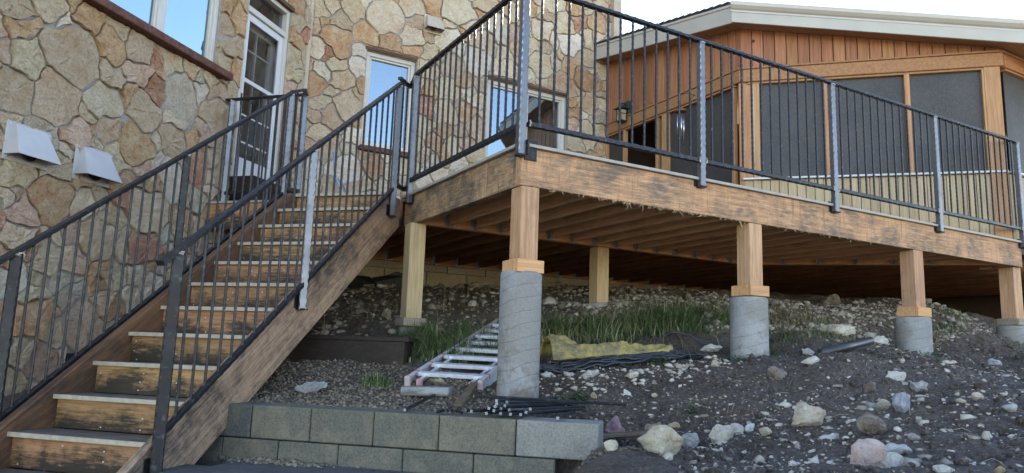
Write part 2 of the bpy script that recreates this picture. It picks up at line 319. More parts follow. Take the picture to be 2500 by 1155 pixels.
# ---------------------------------------------------------------- mesh helpers
class MB:
    """collects vertices and faces (world coordinates) for ONE object"""
    def __init__(s): s.v = []; s.f = []
    def add(s, vs_, fs):
        b = len(s.v); s.v += [tuple(map(float, p)) for p in vs_]; s.f += [tuple(b+i for i in f) for f in fs]; return s
    def frame_box(s, c, ax, ay, az, hx, hy, hz):
        c = Vector(c); ax, ay, az = Vector(ax)*hx, Vector(ay)*hy, Vector(az)*hz
        p = [c+ax*i+ay*j+az*k for i in (-1, 1) for j in (-1, 1) for k in (-1, 1)]
        return s.add(p, [(0, 1, 3, 2), (4, 6, 7, 5), (0, 4, 5, 1), (2, 3, 7, 6), (0, 2, 6, 4), (1, 5, 7, 3)])
    def box(s, x0, x1, y0, y1, z0, z1):
        return s.frame_box(((x0+x1)/2, (y0+y1)/2, (z0+z1)/2), (1, 0, 0), (0, 1, 0), (0, 0, 1), abs(x1-x0)/2, abs(y1-y0)/2, abs(z1-z0)/2)
    def bar(s, p, q, w, h, up=(0, 0, 1), vert_ends=False):
        p, q = Vector(p), Vector(q); d = (q-p).normalized(); sd_ = d.cross(Vector(up)).normalized(); n = sd_.cross(d)
        if vert_ends: n = Vector(up)*(1/max(.2, abs(n.dot(Vector(up)))))
        pts = [e+sd_*(i*w/2)+n*(j*h/2) for e in (p, q) for i, j in ((-1, -1), (1, -1), (1, 1), (-1, 1))]
        return s.add(pts, [(0, 1, 2, 3), (7, 6, 5, 4), (0, 4, 5, 1), (1, 5, 6, 2), (2, 6, 7, 3), (3, 7, 4, 0)])
    def hammered(s, p, q, w, h, step=.028, cut=(.002, .008), up=(0, 0, 1), jit=.0012):
        """square stock with its edges hammered into small notches"""
        p, q = Vector(p), Vector(q); L = (q-p).length; d = (q-p)/L
        u = Vector(up) if abs(d.dot(Vector(up))) < .95 else Vector((0, 1, 0))
        a = d.cross(u).normalized(); b = a.cross(d); n = max(2, int(L/step)); rings = []
        rr = random.Random(int((p.x*131+p.y*57+p.z*17+w*999)*1000) & 0xffff)
        for i in range(n+1):
            c = cut[i % 2]+rr.uniform(0, jit); o = p+d*(L*i/n); hw, hh = w/2, h/2
            rings += [o+a*x+b*y for x, y in ((hw, -hh+c), (hw, hh-c), (hw-c, hh), (-hw+c, hh), (-hw, hh-c), (-hw, -hh+c), (-hw+c, -hh), (hw-c, -hh))]
        f = [tuple(i*8+k for k in (j, (j+1) % 8))+tuple((i+1)*8+k for k in ((j+1) % 8, j)) for i in range(n) for j in range(8)]
        f += [tuple(range(7, -1, -1)), tuple(n*8+k for k in range(8))]
        return s.add(rings, f)
    def prism(s, pts, d):
        """closed polygon extruded by vector d"""
        n = len(pts); d = Vector(d); a = [Vector(p) for p in pts]; b = [p+d for p in a]
        return s.add(a+b, [tuple(range(n-1, -1, -1)), tuple(range(n, 2*n))]+[(i, (i+1) % n, n+(i+1) % n, n+i) for i in range(n)])
    def tube(s, pts, r, n=8, cap=True):
        pts = [Vector(p) for p in pts]; R_ = []; prev = None
        rs = r if isinstance(r, (list, tuple)) else [r]*len(pts)
        for i, p in enumerate(pts):
            d = (pts[min(i+1, len(pts)-1)]-pts[max(i-1, 0)]).normalized()
            if prev is None: a = d.orthogonal().normalized()
            else: a = (prev-d*prev.dot(d)).normalized()
            prev = a; b = d.cross(a)
            R_ += [p+(a*math.cos(2*math.pi*k/n)+b*math.sin(2*math.pi*k/n))*rs[i] for k in range(n)]
        m = len(pts)
        f = [(i*n+k, i*n+(k+1) % n, (i+1)*n+(k+1) % n, (i+1)*n+k) for i in range(m-1) for k in range(n)]
        if cap: f += [tuple(range(n-1, -1, -1)), tuple((m-1)*n+k for k in range(n))]
        return s.add(R_, f)
    def lathe(s, c, prof, n=24):
        v = [(c[0]+r*math.cos(2*math.pi*k/n), c[1]+r*math.sin(2*math.pi*k/n), z) for r, z in prof for k in range(n)]; m = len(prof)
        f = [(i*n+k, i*n+(k+1) % n, (i+1)*n+(k+1) % n, (i+1)*n+k) for i in range(m-1) for k in range(n)]
        f += [tuple(range(n-1, -1, -1)), tuple((m-1)*n+k for k in range(n))]
        return s.add(v, f)

WLOC = {}
def wloc(o): return WLOC.get(o.name, Vector((0, 0, 0)))
def tag(o, label=None, cat=None, group=None, kind=None):
    if label: o['label'] = label
    if cat: o['category'] = cat
    if group: o['group'] = group
    if kind: o['kind'] = kind
    return o
def thing(name, loc, label, cat, group=None):
    o = bpy.data.objects.new(name, None); COL.objects.link(o); o.location = loc; WLOC[o.name] = Vector(loc)
    o.empty_display_size = .1
    return tag(o, label, cat, group)
def make(name, mb, mat, parent=None, loc=None, smooth=False, bevel=0.0, label=None, kind=None):
    """ONE mesh object; its vertices are given in world coordinates"""
    if loc is None:
        a = np.array(mb.v); loc = (a.min(0)+a.max(0))/2 if parent is not None else np.array([(a[:, 0].min()+a[:, 0].max())/2, (a[:, 1].min()+a[:, 1].max())/2, a[:, 2].min()])
    loc = Vector([float(c) for c in loc])
    me = bpy.data.meshes.new(name); me.from_pydata([(p[0]-loc.x, p[1]-loc.y, p[2]-loc.z) for p in mb.v], [], mb.f); me.update()
    o = bpy.data.objects.new(name, me); COL.objects.link(o); WLOC[o.name] = loc
    if mat is not None: me.materials.append(mat)
    if smooth:
        for p in me.polygons: p.use_smooth = True
    if parent is not None: o.parent = parent; o.location = loc-wloc(parent)
    else: o.location = loc
    if bevel:
        b = o.modifiers.new('bevel', 'BEVEL'); b.width = bevel; b.segments = 1; b.limit_method = 'ANGLE'
    if label: o['label'] = label
    if kind: o['kind'] = kind
    return o
def inst(src, wpos, parent, name=None):
    """a copy sharing its mesh, at a world position"""
    o = src.copy(); COL.objects.link(o); o.parent = parent; WLOC[o.name] = Vector(wpos); o.location = Vector(wpos)-wloc(parent); return o
def np_mesh(name, V, F, mat, tone=None, kind=None, parent=None, smooth=False):
    """big joined mesh from numpy arrays (all faces of one size)"""
    me = bpy.data.meshes.new(name); V = np.asarray(V, np.float32); F = np.asarray(F, np.int32); k = F.shape[1]
    me.vertices.add(len(V)); me.vertices.foreach_set('co', V.ravel())
    me.loops.add(F.size); me.loops.foreach_set('vertex_index', F.ravel())
    me.polygons.add(len(F)); me.polygons.foreach_set('loop_start', np.arange(0, F.size, k, dtype=np.int32)); me.polygons.foreach_set('loop_total', np.full(len(F), k, np.int32))
    if smooth: me.polygons.foreach_set('use_smooth', np.ones(len(F), bool))
    me.update(calc_edges=True); me.validate()
    if tone is not None:
        a = me.attributes.new('tone', 'FLOAT', 'POINT'); a.data.foreach_set('value', np.asarray(tone, np.float32))
    me.materials.append(mat); o = bpy.data.objects.new(name, me); COL.objects.link(o)
    if kind: o['kind'] = kind
    return o
X_, Y_, Z_ = Vector((1, 0, 0)), Vector((0, 1, 0)), Vector((0, 0, 1))
r2 = math.sqrt(.5)
S = Vector((r2, r2, 0)); N = Vector((r2, -r2, 0))      # up the stair, across the stair (to the right)
P = Vector((2.45, 6.62, 0))                             # where the stair's right side meets the deck
def st(run, off, z): return P+S*run+N*off+Z_*z

SEED_A="-2.37 2.54 0.12 t;-2.09 2.64 0.14 y;-1.89 2.79 0.05 y;-1.75 2.71 0.17 o;-2.31 2.37 0.12 o;-2.44 2.34 0.06 p;-2.41 2.15 0.06 p;-1.86 2.37 0.29 t;-2.21 2.14 0.17 y;-1.97 2.59 0.03 w;-1.42 2.59 0.15 o;-1.38 2.76 0.08 y;-1.15 2.69 0.15 t;-0.89 2.63 0.11 r;-0.73 2.73 0.15 y;-0.40 2.76 0.14 y;-0.12 2.78 0.10 y;-1.38 2.34 0.14 y;-1.13 2.44 0.14 p;-0.90 2.39 0.12 r;-1.93 1.96 0.24 t;-2.28 1.86 0.16 t;-1.45 2.08 0.20 c;-1.18 2.22 0.13 o;-0.99 2.11 0.22 t;-0.52 2.43 0.28 g;-0.24 2.61 0.16 w;0.05 2.46 0.27 t;0.25 2.79 0.12 y;-1.58 1.91 0.06 t;-1.56 1.82 0.06 r;-1.72 1.71 0.16 p;-2.04 1.60 0.16 g;-1.78 1.54 0.08 c;-1.35 1.81 0.15 t;-1.01 1.83 0.24 o;-1.45 1.69 0.07 c;-1.22 1.61 0.17 y;-0.84 1.94 0.06 c;-0.56 1.99 0.21 t;-0.35 2.09 0.09 o;-0.56 2.19 0.08 c;-0.17 2.20 0.13 p;-2.23 1.64 0.03 c;-2.15 1.24 0.14 y;-1.87 1.36 0.15 y;-1.33 1.48 0.09 y;-0.77 1.69 0.06 w;-0.91 1.59 0.10 p;-1.14 1.43 0.15 o;-1.59 1.28 0.09 t;-1.55 1.17 0.11 c;-0.56 1.57 0.20 w;-0.83 1.44 0.13 t;-0.81 1.19 0.24 y;-1.10 1.23 0.11 r;-1.84 1.07 0.21 o;-2.17 1.06 0.05 p;-2.10 0.95 0.12 p;-2.24 1.02 0.06 c;0.06 3.75 0.12 o;0.31 3.86 0.06 t;0.21 3.67 0.16 o;0.05 3.44 0.12 t;0.16 3.31 0.17 t;0.08 3.10 0.12 y;0.29 3.01 0.14 o;0.14 2.90 0.08 p;0.02 2.64 0.17 t;-0.30 2.73 0.06 g;1.39 4.16 0.12 y;1.39 3.93 0.10 o;1.39 3.68 0.15 y;1.40 3.43 0.12 y;1.37 3.24 0.11 p;1.30 4.38 0.18 o;-2.17 0.62 0.05 r;-2.10 0.75 0.11 c;-1.80 0.82 0.06 y;-1.91 0.70 0.04 o;-1.83 0.66 0.13 y;-1.58 0.65 0.13 p;-1.65 0.89 0.04 t;-1.33 0.85 0.21 t;-1.24 1.07 0.13 y;-1.39 1.24 0.06 c;-1.87 0.47 0.08 y;-1.60 0.46 0.12 g;-1.29 0.57 0.11 o;-1.05 0.60 0.09 y;-1.14 0.55 0.03 c;-1.98 0.46 0.05 w;-2.17 0.44 0.05 w;-2.22 0.80 0.04 r;-1.87 0.37 0.07 y;-1.55 0.37 0.14 g;-1.24 0.47 0.09 o;-1.17 0.35 0.11 p;-1.03 0.27 0.09 o;-1.84 0.12 0.17 o;-1.38 0.11 0.19 p;-1.09 -0.00 0.12 g;-1.94 -0.17 0.10 t;-1.73 -0.21 0.13 p;-1.58 -0.18 0.06 p;-1.94 -0.38 0.10 y;-1.80 -0.40 0.04 y;-1.62 -0.45 0.10 p;-0.95 0.11 0.06 c;-2.02 -0.48 0.04 y;-1.63 -0.55 0.06 p;-2.15 0.10 0.07 o;-2.13 -0.14 0.07 t;-2.10 -0.33 0.07 y;-0.45 1.24 0.08 o;-0.44 1.79 0.04 c;-0.51 1.06 0.07 w;-0.79 0.88 0.22 r;-1.03 0.84 0.08 t;-0.41 1.11 0.04 y;-0.48 0.87 0.10 y;-0.55 0.73 0.10 g;-0.35 1.42 0.08 y;-0.14 1.78 0.15 r;0.01 1.94 0.04 c;0.17 1.79 0.16 t;-0.10 1.47 0.12 g;0.06 1.59 0.03 c;-0.12 1.22 0.09 y;0.13 1.35 0.13 t;0.06 1.13 0.04 y;-0.01 0.97 0.10 t;0.14 0.96 0.08 p;-0.02 0.78 0.08 c;0.22 1.14 0.07 p;-0.28 0.95 0.07 t;-0.81 0.65 0.09 g;-0.25 0.76 0.08 c;0.37 0.99 0.09 p;-0.46 0.65 0.05 c;-0.69 0.74 0.06 o"
SEED_B="2.13 4.56 0.13 t;2.31 4.65 0.09 c;2.61 4.67 0.20 y;2.80 4.85 0.06 w;3.11 4.68 0.28 c;3.47 4.95 0.18 c;3.52 4.71 0.14 t;2.08 4.30 0.13 t;2.22 4.37 0.05 o;2.44 4.44 0.15 t;2.82 4.37 0.20 o;2.44 4.13 0.22 o;2.13 3.94 0.13 c;2.31 3.92 0.09 r;2.77 4.09 0.10 w;2.44 3.82 0.12 y;2.74 3.83 0.15 w;2.07 3.67 0.07 p;2.24 3.67 0.10 w;2.53 3.61 0.17 t;2.16 3.47 0.15 o;2.42 3.42 0.09 y;2.83 3.58 0.10 o;2.29 3.23 0.12 y;2.67 3.26 0.22 t;2.42 3.06 0.16 t;2.19 3.01 0.07 t;3.23 4.28 0.15 o;3.49 4.47 0.18 c;3.56 4.27 0.12 o;3.65 4.07 0.10 y;3.88 5.00 0.15 o;4.24 5.08 0.30 c;4.70 5.31 0.20 t;4.66 5.14 0.10 o;4.09 4.81 0.13 c;3.80 4.54 0.06 t;4.08 4.59 0.22 w;3.79 4.32 0.14 y;3.74 4.06 0.14 y;3.99 4.25 0.10 t;4.43 4.88 0.16 c;4.37 4.73 0.09 o;4.24 4.44 0.11 c;4.59 4.67 0.15 t;4.96 4.94 0.21 g;4.77 4.66 0.13 c;5.18 5.37 0.15 y;4.99 5.37 0.09 t;5.21 4.95 0.15 p;5.05 4.57 0.17 c;5.28 4.70 0.13 o;4.60 4.34 0.22 w;4.16 4.19 0.19 t;5.03 4.29 0.24 c;3.93 4.00 0.10 t;4.37 4.02 0.13 o;4.63 4.03 0.14 t;4.13 3.82 0.20 y;3.81 3.73 0.12 o;3.81 3.47 0.14 r;4.13 3.47 0.24 t;4.43 3.48 0.19 o;4.48 3.86 0.12 c;4.58 3.71 0.16 c;4.73 3.47 0.14 p;4.28 3.58 0.10 p;5.38 4.58 0.11 y;5.55 4.37 0.13 w;5.52 5.51 0.09 o;5.61 5.62 0.07 p;5.86 5.62 0.17 c;5.77 5.43 0.17 t;5.61 5.50 0.06 y;5.72 5.12 0.22 c;6.14 5.37 0.20 y;6.07 5.65 0.09 c;6.34 5.71 0.13 o;6.45 5.48 0.13 r;6.80 5.56 0.19 o;6.86 5.92 0.15 y;6.62 5.75 0.06 y;6.62 5.22 0.13 y;6.28 5.04 0.23 w;5.91 5.00 0.06 c;6.06 4.81 0.06 c;6.25 4.66 0.17 o;5.98 4.70 0.14 c;5.71 4.57 0.21 y;5.56 4.83 0.12 y;5.74 4.90 0.12 t;5.55 4.28 0.11 w;5.75 4.27 0.11 y;6.07 4.34 0.21 p;6.58 4.84 0.17 t;6.63 4.56 0.25 o;6.93 4.76 0.16 y;6.89 4.97 0.10 o;6.99 5.21 0.08 c;6.70 4.69 0.05 y;6.95 4.46 0.10 t;6.43 4.30 0.06 c;6.54 5.89 0.10 p;5.45 4.99 0.06 y;2.27 2.78 0.12 y;2.18 2.60 0.08 p;2.79 3.03 0.08 o;2.78 2.85 0.14 w;2.44 2.62 0.15 t;2.68 2.63 0.12 c;2.65 2.36 0.21 w;2.53 2.13 0.15 t;2.79 2.15 0.11 p;2.96 2.67 0.13 o;3.09 2.49 0.18 o;3.22 2.65 0.09 c;3.28 2.43 0.10 c;3.51 2.56 0.15 y;3.19 2.25 0.11 c;3.01 2.22 0.08 t;2.23 2.30 0.12 c;2.19 2.08 0.09 c;3.80 3.18 0.14 y;3.93 2.95 0.14 o;3.80 2.78 0.10 p;4.11 2.83 0.11 o;3.91 2.68 0.09 c;4.65 3.29 0.21 p;4.29 2.94 0.12 c;4.43 3.02 0.10 p;4.64 2.90 0.11 y;4.38 2.73 0.14 w;4.04 2.49 0.12 c;3.85 2.38 0.10 w;3.65 2.87 0.09 y;3.55 2.36 0.09 c;2.76 3.48 0.07 t;3.38 2.26 0.09 t;6.34 4.27 0.12 p;6.86 4.46 0.12 o;6.34 4.08 0.09 o;6.39 3.90 0.12 o;6.37 3.69 0.11 p;6.64 4.08 0.17 t;6.59 3.86 0.06 w;6.93 4.11 0.12 c;6.92 3.92 0.14 g;6.65 3.66 0.15 y;6.91 3.71 0.14 y;6.40 3.40 0.14 c;6.74 3.47 0.11 c;6.93 3.40 0.12 o;6.97 4.29 0.08 t;6.41 4.16 0.04 c;6.48 3.60 0.05 c;6.76 3.84 0.03 w"
ROCKS = """
2.45 2.80 0.222 0.155 cream|large cream limestone boulder with rounded corners at bottom centre
2.30 3.02 0.078 0.070 cream|small blocky cream rock at the end of the block wall by the weathered board
2.92 3.79 0.124 0.145 mauve|mauve pink rock leaning beside the right end of the block wall
3.13 3.67 0.109 0.094 tan|dusty tan lump standing in soil above the largest cream boulder
3.10 3.29 0.110 0.091 grey|pale grey flat faced rock touching the right side of the large cream boulder
3.20 3.15 0.156 0.104 cream|angular cream rock with a notched underside right of the large boulder
3.38 3.20 0.107 0.073 white|pale wing shaped rock resting against the angular notched cream rock
3.45 3.16 0.064 0.044 white|small pale cobble just right of the wing shaped rock
3.36 2.96 0.079 0.046 yellow|rounded yellowish cobble alone in soil right of the notched rock
3.27 3.62 0.094 0.052 orange|peach coloured flat stone in soil above the pale grey rock
3.57 2.83 0.185 0.116 cream|long cream rock with dark spots tilted downhill in mid slope
3.45 2.62 0.122 0.048 white|flat white slab at the foot of the long spotted cream rock
3.48 2.39 0.162 0.100 brown|brown grey block propped above the big pink rock
2.85 1.98 0.153 0.136 pink|largest pink white pointed rock at the lower right
3.24 2.12 0.117 0.064 white|long greyish white rock to the right of the pink rock
2.88 1.90 0.091 0.057 white|smooth white rock low against the right flank of the pink rock
3.07 1.91 0.056 0.031 white|small oval white stone right of the smooth white rock
3.40 2.12 0.050 0.035 grey|small lumpy grey stone above the oval white stone
4.21 2.82 0.100 0.065 yellow|yellow cream slab beside the blue streaked rock
4.09 2.62 0.095 0.138 blue|blue grey streaked upright rock on the right slope
4.06 2.77 0.088 0.068 grey|split grey rock just below the yellow cream slab
4.35 2.99 0.084 0.068 brown|brown broken rock above the yellow cream slab
4.67 2.87 0.160 0.064 grey|flat diamond shaped grey stone in front of the third concrete pier
4.72 3.05 0.149 0.066 white|flat white stone at the mound edge before the third pier
4.57 3.60 0.132 0.060 white|white stone on the crest of the soil mound
5.49 4.36 0.109 0.058 white|small white triangular stone behind the mound crest
6.32 4.64 0.305 0.104 cream|wide pale slab half buried on the bank under the deck
6.61 4.41 0.183 0.087 white|jagged white stone to the left of the third pier base
6.17 3.51 0.136 0.061 cream|flat oval cream stone right of the third pier base
7.28 3.72 0.167 0.061 blue|bluish flat stone near the right edge below the last post
4.42 2.36 0.075 0.051 cream|small square topped cream block on the right slope
4.21 2.09 0.090 0.051 grey|grey layered stone near the right edge of the picture
3.51 1.85 0.044 0.040 white|small white leaf shaped stone alone at lower right
2.65 1.55 0.072 0.040 white|white pointed stone at the bottom edge right of the pink rock
2.67 1.32 0.070 0.043 blue|blue grey cobble in the bottom right corner
2.72 1.40 0.047 0.028 orange|orange brown stone beside the bottom right cobble
4.69 4.73 0.179 0.065 white|flat white stone behind the cable coil near the second pier
3.08 4.86 0.108 0.051 white|flat white stone at the foot of the first concrete pier
3.31 4.61 0.138 0.050 white|wide white stone in the row below the yellow tarp
3.61 4.46 0.119 0.044 white|star shaped white stone below the loose end of the black cable
4.15 4.50 0.119 0.040 cream|long cream sliver just below the right end of the cables
4.30 4.30 0.065 0.046 cream|small round cream stone at the left foot of the second pier
4.34 3.73 0.156 0.090 brown|rusty brown lump of soil and rock right of the second pier
3.34 4.20 0.070 0.035 white|small oval white stone in the soil midway below the cables
3.14 4.31 0.053 0.047 yellow|small bright yellow stone right of the first pier
3.51 4.10 0.053 0.035 yellow|small ochre stone right of the oval white stone
7.91 5.91 0.245 0.133 brown|brown boulder at the top of the bank under the deck
1.35 5.23 0.236 0.075 grey|flat grey boulder lying in gravel behind the block wall
2.19 4.94 0.149 0.048 tan|tan flat stone under the near end of the ladder
2.48 6.89 0.097 0.122 tan|brown upright stone left of the left wooden post
4.00 8.46 0.127 0.063 tan|small tan stone in front of the foundation wall
4.08 8.18 0.186 0.072 tan|larger tan stone in front of the foundation wall
3.03 9.22 0.161 0.054 tan|flat tan stone by the black membrane near the stair stringer
"""

# ================================================================ GROUND
GC = np.array([
 (2.55,4.41,-.40),(4.8,4.41,-.03),(7.13,4.41,.06),(9.09,4.41,.30),(2.45,6.3,.07),(4.68,6.35,.50),
 (3.1,9.4,.80),(5.1,9.4,.92),(7.0,9.3,1.0),(7.6,6.6,.85),(9.3,5.6,.8),(2.71,3.59,-.66),(2.83,2.97,-.58),(2.81,2.41,-.50),
 (2.77,1.79,-.40),(2.70,1.31,-.33),(2.96,3.84,-.48),(3.11,4.04,-.37),(3.55,3.53,-.32),(3.87,3.0,-.28),
 (4.18,2.55,-.24),(4.41,2.13,-.21),(3.29,4.28,-.24),(4.11,4.09,-.13),(4.88,3.49,.08),(5.6,2.9,-.02),(5.45,3.16,-.03),
 (6.77,3.24,.0),(6.45,4.74,.28),(6.55,5.57,.62),(8.85,5.08,.72),(5.34,6.22,.60),(3.64,5.02,-.07),
 (3.2,5.08,-.1),(4.42,4.63,.0),(1.93,4.94,-.29),(2.36,4.63,-.30),(3.42,6.45,.18),(3.9,6.05,.25),
 (2.1,5.62,-.15),(1.13,4.77,-.36),(1.53,5.49,-.2),(2.78,7.07,.38),(2.91,8.83,.70),(4.11,8.23,.76),
 (.2,5.6,-.42),(1.0,6.2,-.2),(.4,7.2,-.2),(-.6,6.6,-.5),(-1.5,5.4,-.72),(-3,3.6,-.74),
 (2.0,3.7,-.38),(1.5,4.15,-.38),(2.4,3.35,-.42),(2.9,.2,-.45),(1.2,-1.,-.72),(0,0,-.76),(0,3,-.78),(-2,2,-.78),(4.8,.8,-.3),(7,1,-.2),
 (9,3,.1),(12,3,.2),(12,0,-.1),(6,-3,-.6),(0,-4,-.95),(-5,-3,-1.),(12,-4,-.6),(12,8,.8)])
def _tps(P):
    n=len(P); d=np.hypot(P[:,None,0]-P[None,:,0],P[:,None,1]-P[None,:,1])
    K=-d-np.eye(n)*.03
    A=np.zeros((n+1,n+1)); A[:n,:n]=K; A[n,:n]=1; A[:n,n]=1
    return np.linalg.solve(A,np.r_[P[:,2],0])
GW=_tps(GC)
WU=np.array([.731,-.682]); WN=np.array([-.682,-.731]); WO=np.array([2.15,3.65])   # retaining wall: run, outward normal, a point on its face
WT=.443                                                       # its right end along the run
def hraw(x,y):
    x=np.asarray(x,float); y=np.asarray(y,float); s=np.full(x.shape,GW[-1])
    for (cx_,cy_,_),w in zip(GC,GW[:-1]): s=s-w*np.hypot(x-cx_,y-cy_)
    return s
def hgt(x,y):
    h=hraw(x,y); a=(x-WO[0])*WU[0]+(y-WO[1])*WU[1]; s=(x-WO[0])*WN[0]+(y-WO[1])*WN[1]
    front=1/(1+np.exp(-(s+.12)*60))                 # 1 in front of the wall face
    left=1/(1+np.exp((a-WT+.1)*14))
    back=1/(1+np.exp((s-3.2)*2))
    k=front*left
    h=h*(1-k)+np.minimum(h,-.80)*k
    kk=np.clip((-s-.2)/.7,0,1)*(1-0*s); m_=(s<=-.10)&(a<WT); h=np.where(m_,np.minimum(h,-.385)*(1-kk)+h*kk,h); ru=((x-2.45)+(y-6.62))*.7071; of=((x-2.45)-(y-6.62))*.7071; h=np.where((of<.06)&(of>-2.2)&(ru<-2.5)&(ru>-6),np.minimum(h,-1.0),h)
    return h
# vectorised value noise for the ground's small relief
_perm = rng.random((64, 64))
def vnoise(x, y, s):
    x = np.asarray(x)*s; y = np.asarray(y)*s; xi = np.floor(x).astype(int); yi = np.floor(y).astype(int); fx = x-xi; fy = y-yi
    fx = fx*fx*(3-2*fx); fy = fy*fy*(3-2*fy); g = lambda a, b: _perm[a % 64, b % 64]
    return (g(xi, yi)*(1-fx)+g(xi+1, yi)*fx)*(1-fy)+(g(xi, yi+1)*(1-fx)+g(xi+1, yi+1)*fx)*fy-.5
def ground_z(x, y):
    h = hgt(x, y); a = (x-WO[0])*WU[0]+(y-WO[1])*WU[1]; s = (x-WO[0])*WN[0]+(y-WO[1])*WN[1]
    flat = np.clip((a-WT)*3, 0, 1); flat = np.maximum(flat, np.clip((-s-.5)*2, 0, 1)*.8)
    rel = .11*vnoise(x, y, 1.7)+.06*vnoise(x, y, 4.3)+.034*vnoise(x, y, 12.7)+.018*vnoise(x, y, 27)+.010*vnoise(x, y, 51)
    return h+rel*flat
def gz(x, y): return float(ground_z(np.array([x]), np.array([y]))[0])
gx = np.arange(-3.0, 13.01, .04); gy = np.arange(-2.0, 10.01, .04)
# finer rows where the camera looks close
XX, YY = np.meshgrid(gx, gy, indexing='ij'); ZZ = ground_z(XX, YY)
nx, ny = XX.shape; V = np.c_[XX.ravel(), YY.ravel(), ZZ.ravel()]
I = np.arange(nx*ny).reshape(nx, ny); F = np.c_[I[:-1, :-1].ravel(), I[1:, :-1].ravel(), I[1:, 1:].ravel(), I[:-1, 1:].ravel()]
np_mesh('ground', V, F, M['soil'], kind='structure', smooth=True)
# the land beyond, to the horizon, joined to the inner sheet's rim
rim_ = [(x, gy[0]) for x in gx[::10]]+[(gx[-1], y) for y in gy[::10]]+[(x, gy[-1]) for x in gx[::-10]]+[(gx[0], y) for y in gy[::-10]]
mb = MB(); ring0 = [(x, y, gz(x, y)-.01) for x, y in rim_]; n = len(ring0)
cxg, cyg = 5.0, 4.0; vv = list(ring0)
for rad, drop in ((1.6, -.25), (3, -.9), (8, -2.0), (40, -6), (200, -14)):
    for x, y, z in ring0:
        dx, dy = x-cxg, y-cyg; vv.append((cxg+dx*rad, cyg+dy*rad, z*max(0, 1-rad/10)+drop*(.45 if dy > 2 else 1)))
mb.add(vv, [(k*n+i, k*n+(i+1) % n, (k+1)*n+(i+1) % n, (k+1)*n+i) for k in range(5) for i in range(n)])
t = NT('bounce_land'); v_ = t.world(); nn_ = t.noise(v_, .15, 6); M['bounce_land'] = t.done(t.ramp(nn_, [(.35, (.24, .20, .13)), (.6, (.34, .29, .20))]), .95, 0, nn_, .3)  # unseen land, its colour paled to bounce warm fill light
make('terrain', mb, M['bounce_land'], loc=(0, 0, 0), kind='structure', smooth=True)

# ================================================================ STONE HOUSE
OA = Vector((P-N*2.267)); OA.z = 0; UA = S; NA_ = N                 # wall beside the stair: run along S, faces N
OB = Vector((0, 9.45, 0)); UB = X_; NB_ = Vector((0, -1, 0))        # wall behind the deck
def W(o, u, n_, a, z, h=0.0): return o+u*a+Z_*z+n_*h
house = thing('stone_house', (2.03, 9.45, -.7), 'tall house clad in irregular tan limestone with blue reflecting windows', 'house')

def wall_slab(o, u, n_, a0, a1, z0, z1, openings, th=.22):
    mb = MB(); As = sorted({a0, a1, *[c for op in openings for c in op[:2]]}); Zs = sorted({z0, z1, *[c for op in openings for c in op[2:4]]})
    for i in range(len(As)-1):
        j = 0
        while j < len(Zs)-1:
            m = ((As[i]+As[i+1])/2, (Zs[j]+Zs[j+1])/2)
            if not any(op[0] < m[0] < op[1] and op[2] < m[1] < op[3] for op in openings):
                k = j+1
                while k < len(Zs)-1 and not any(op[0] < m[0] < op[1] and op[2] < (Zs[k]+Zs[k+1])/2 < op[3] for op in openings): k += 1
                mb.frame_box(W(o, u, n_, (As[i]+As[i+1])/2, (Zs[j]+Zs[k])/2, -th/2), u, n_, Z_, (As[i+1]-As[i])/2, th/2, (Zs[k]-Zs[j])/2); j = k
            else: j += 1
    return mb
winA = (-1.66, -.07, 2.94, 4.75); doorA = (.37, 1.23, 1.84, 4.23)
winB1 = (2.87, 3.61, 2.74, 4.13); winB2 = (4.78, 6.23, 2.74, 4.14)
wallA = make('wall', wall_slab(OA, UA, NA_, -5.2, 1.72, -.75, 6.9, [winA, doorA]), M['mortar'], house)
wallB = make('wall', wall_slab(OB, UB, NB_, 1.9, 7.24, 1.2, 6.9, [winB1, winB2]), M['mortar'], house)

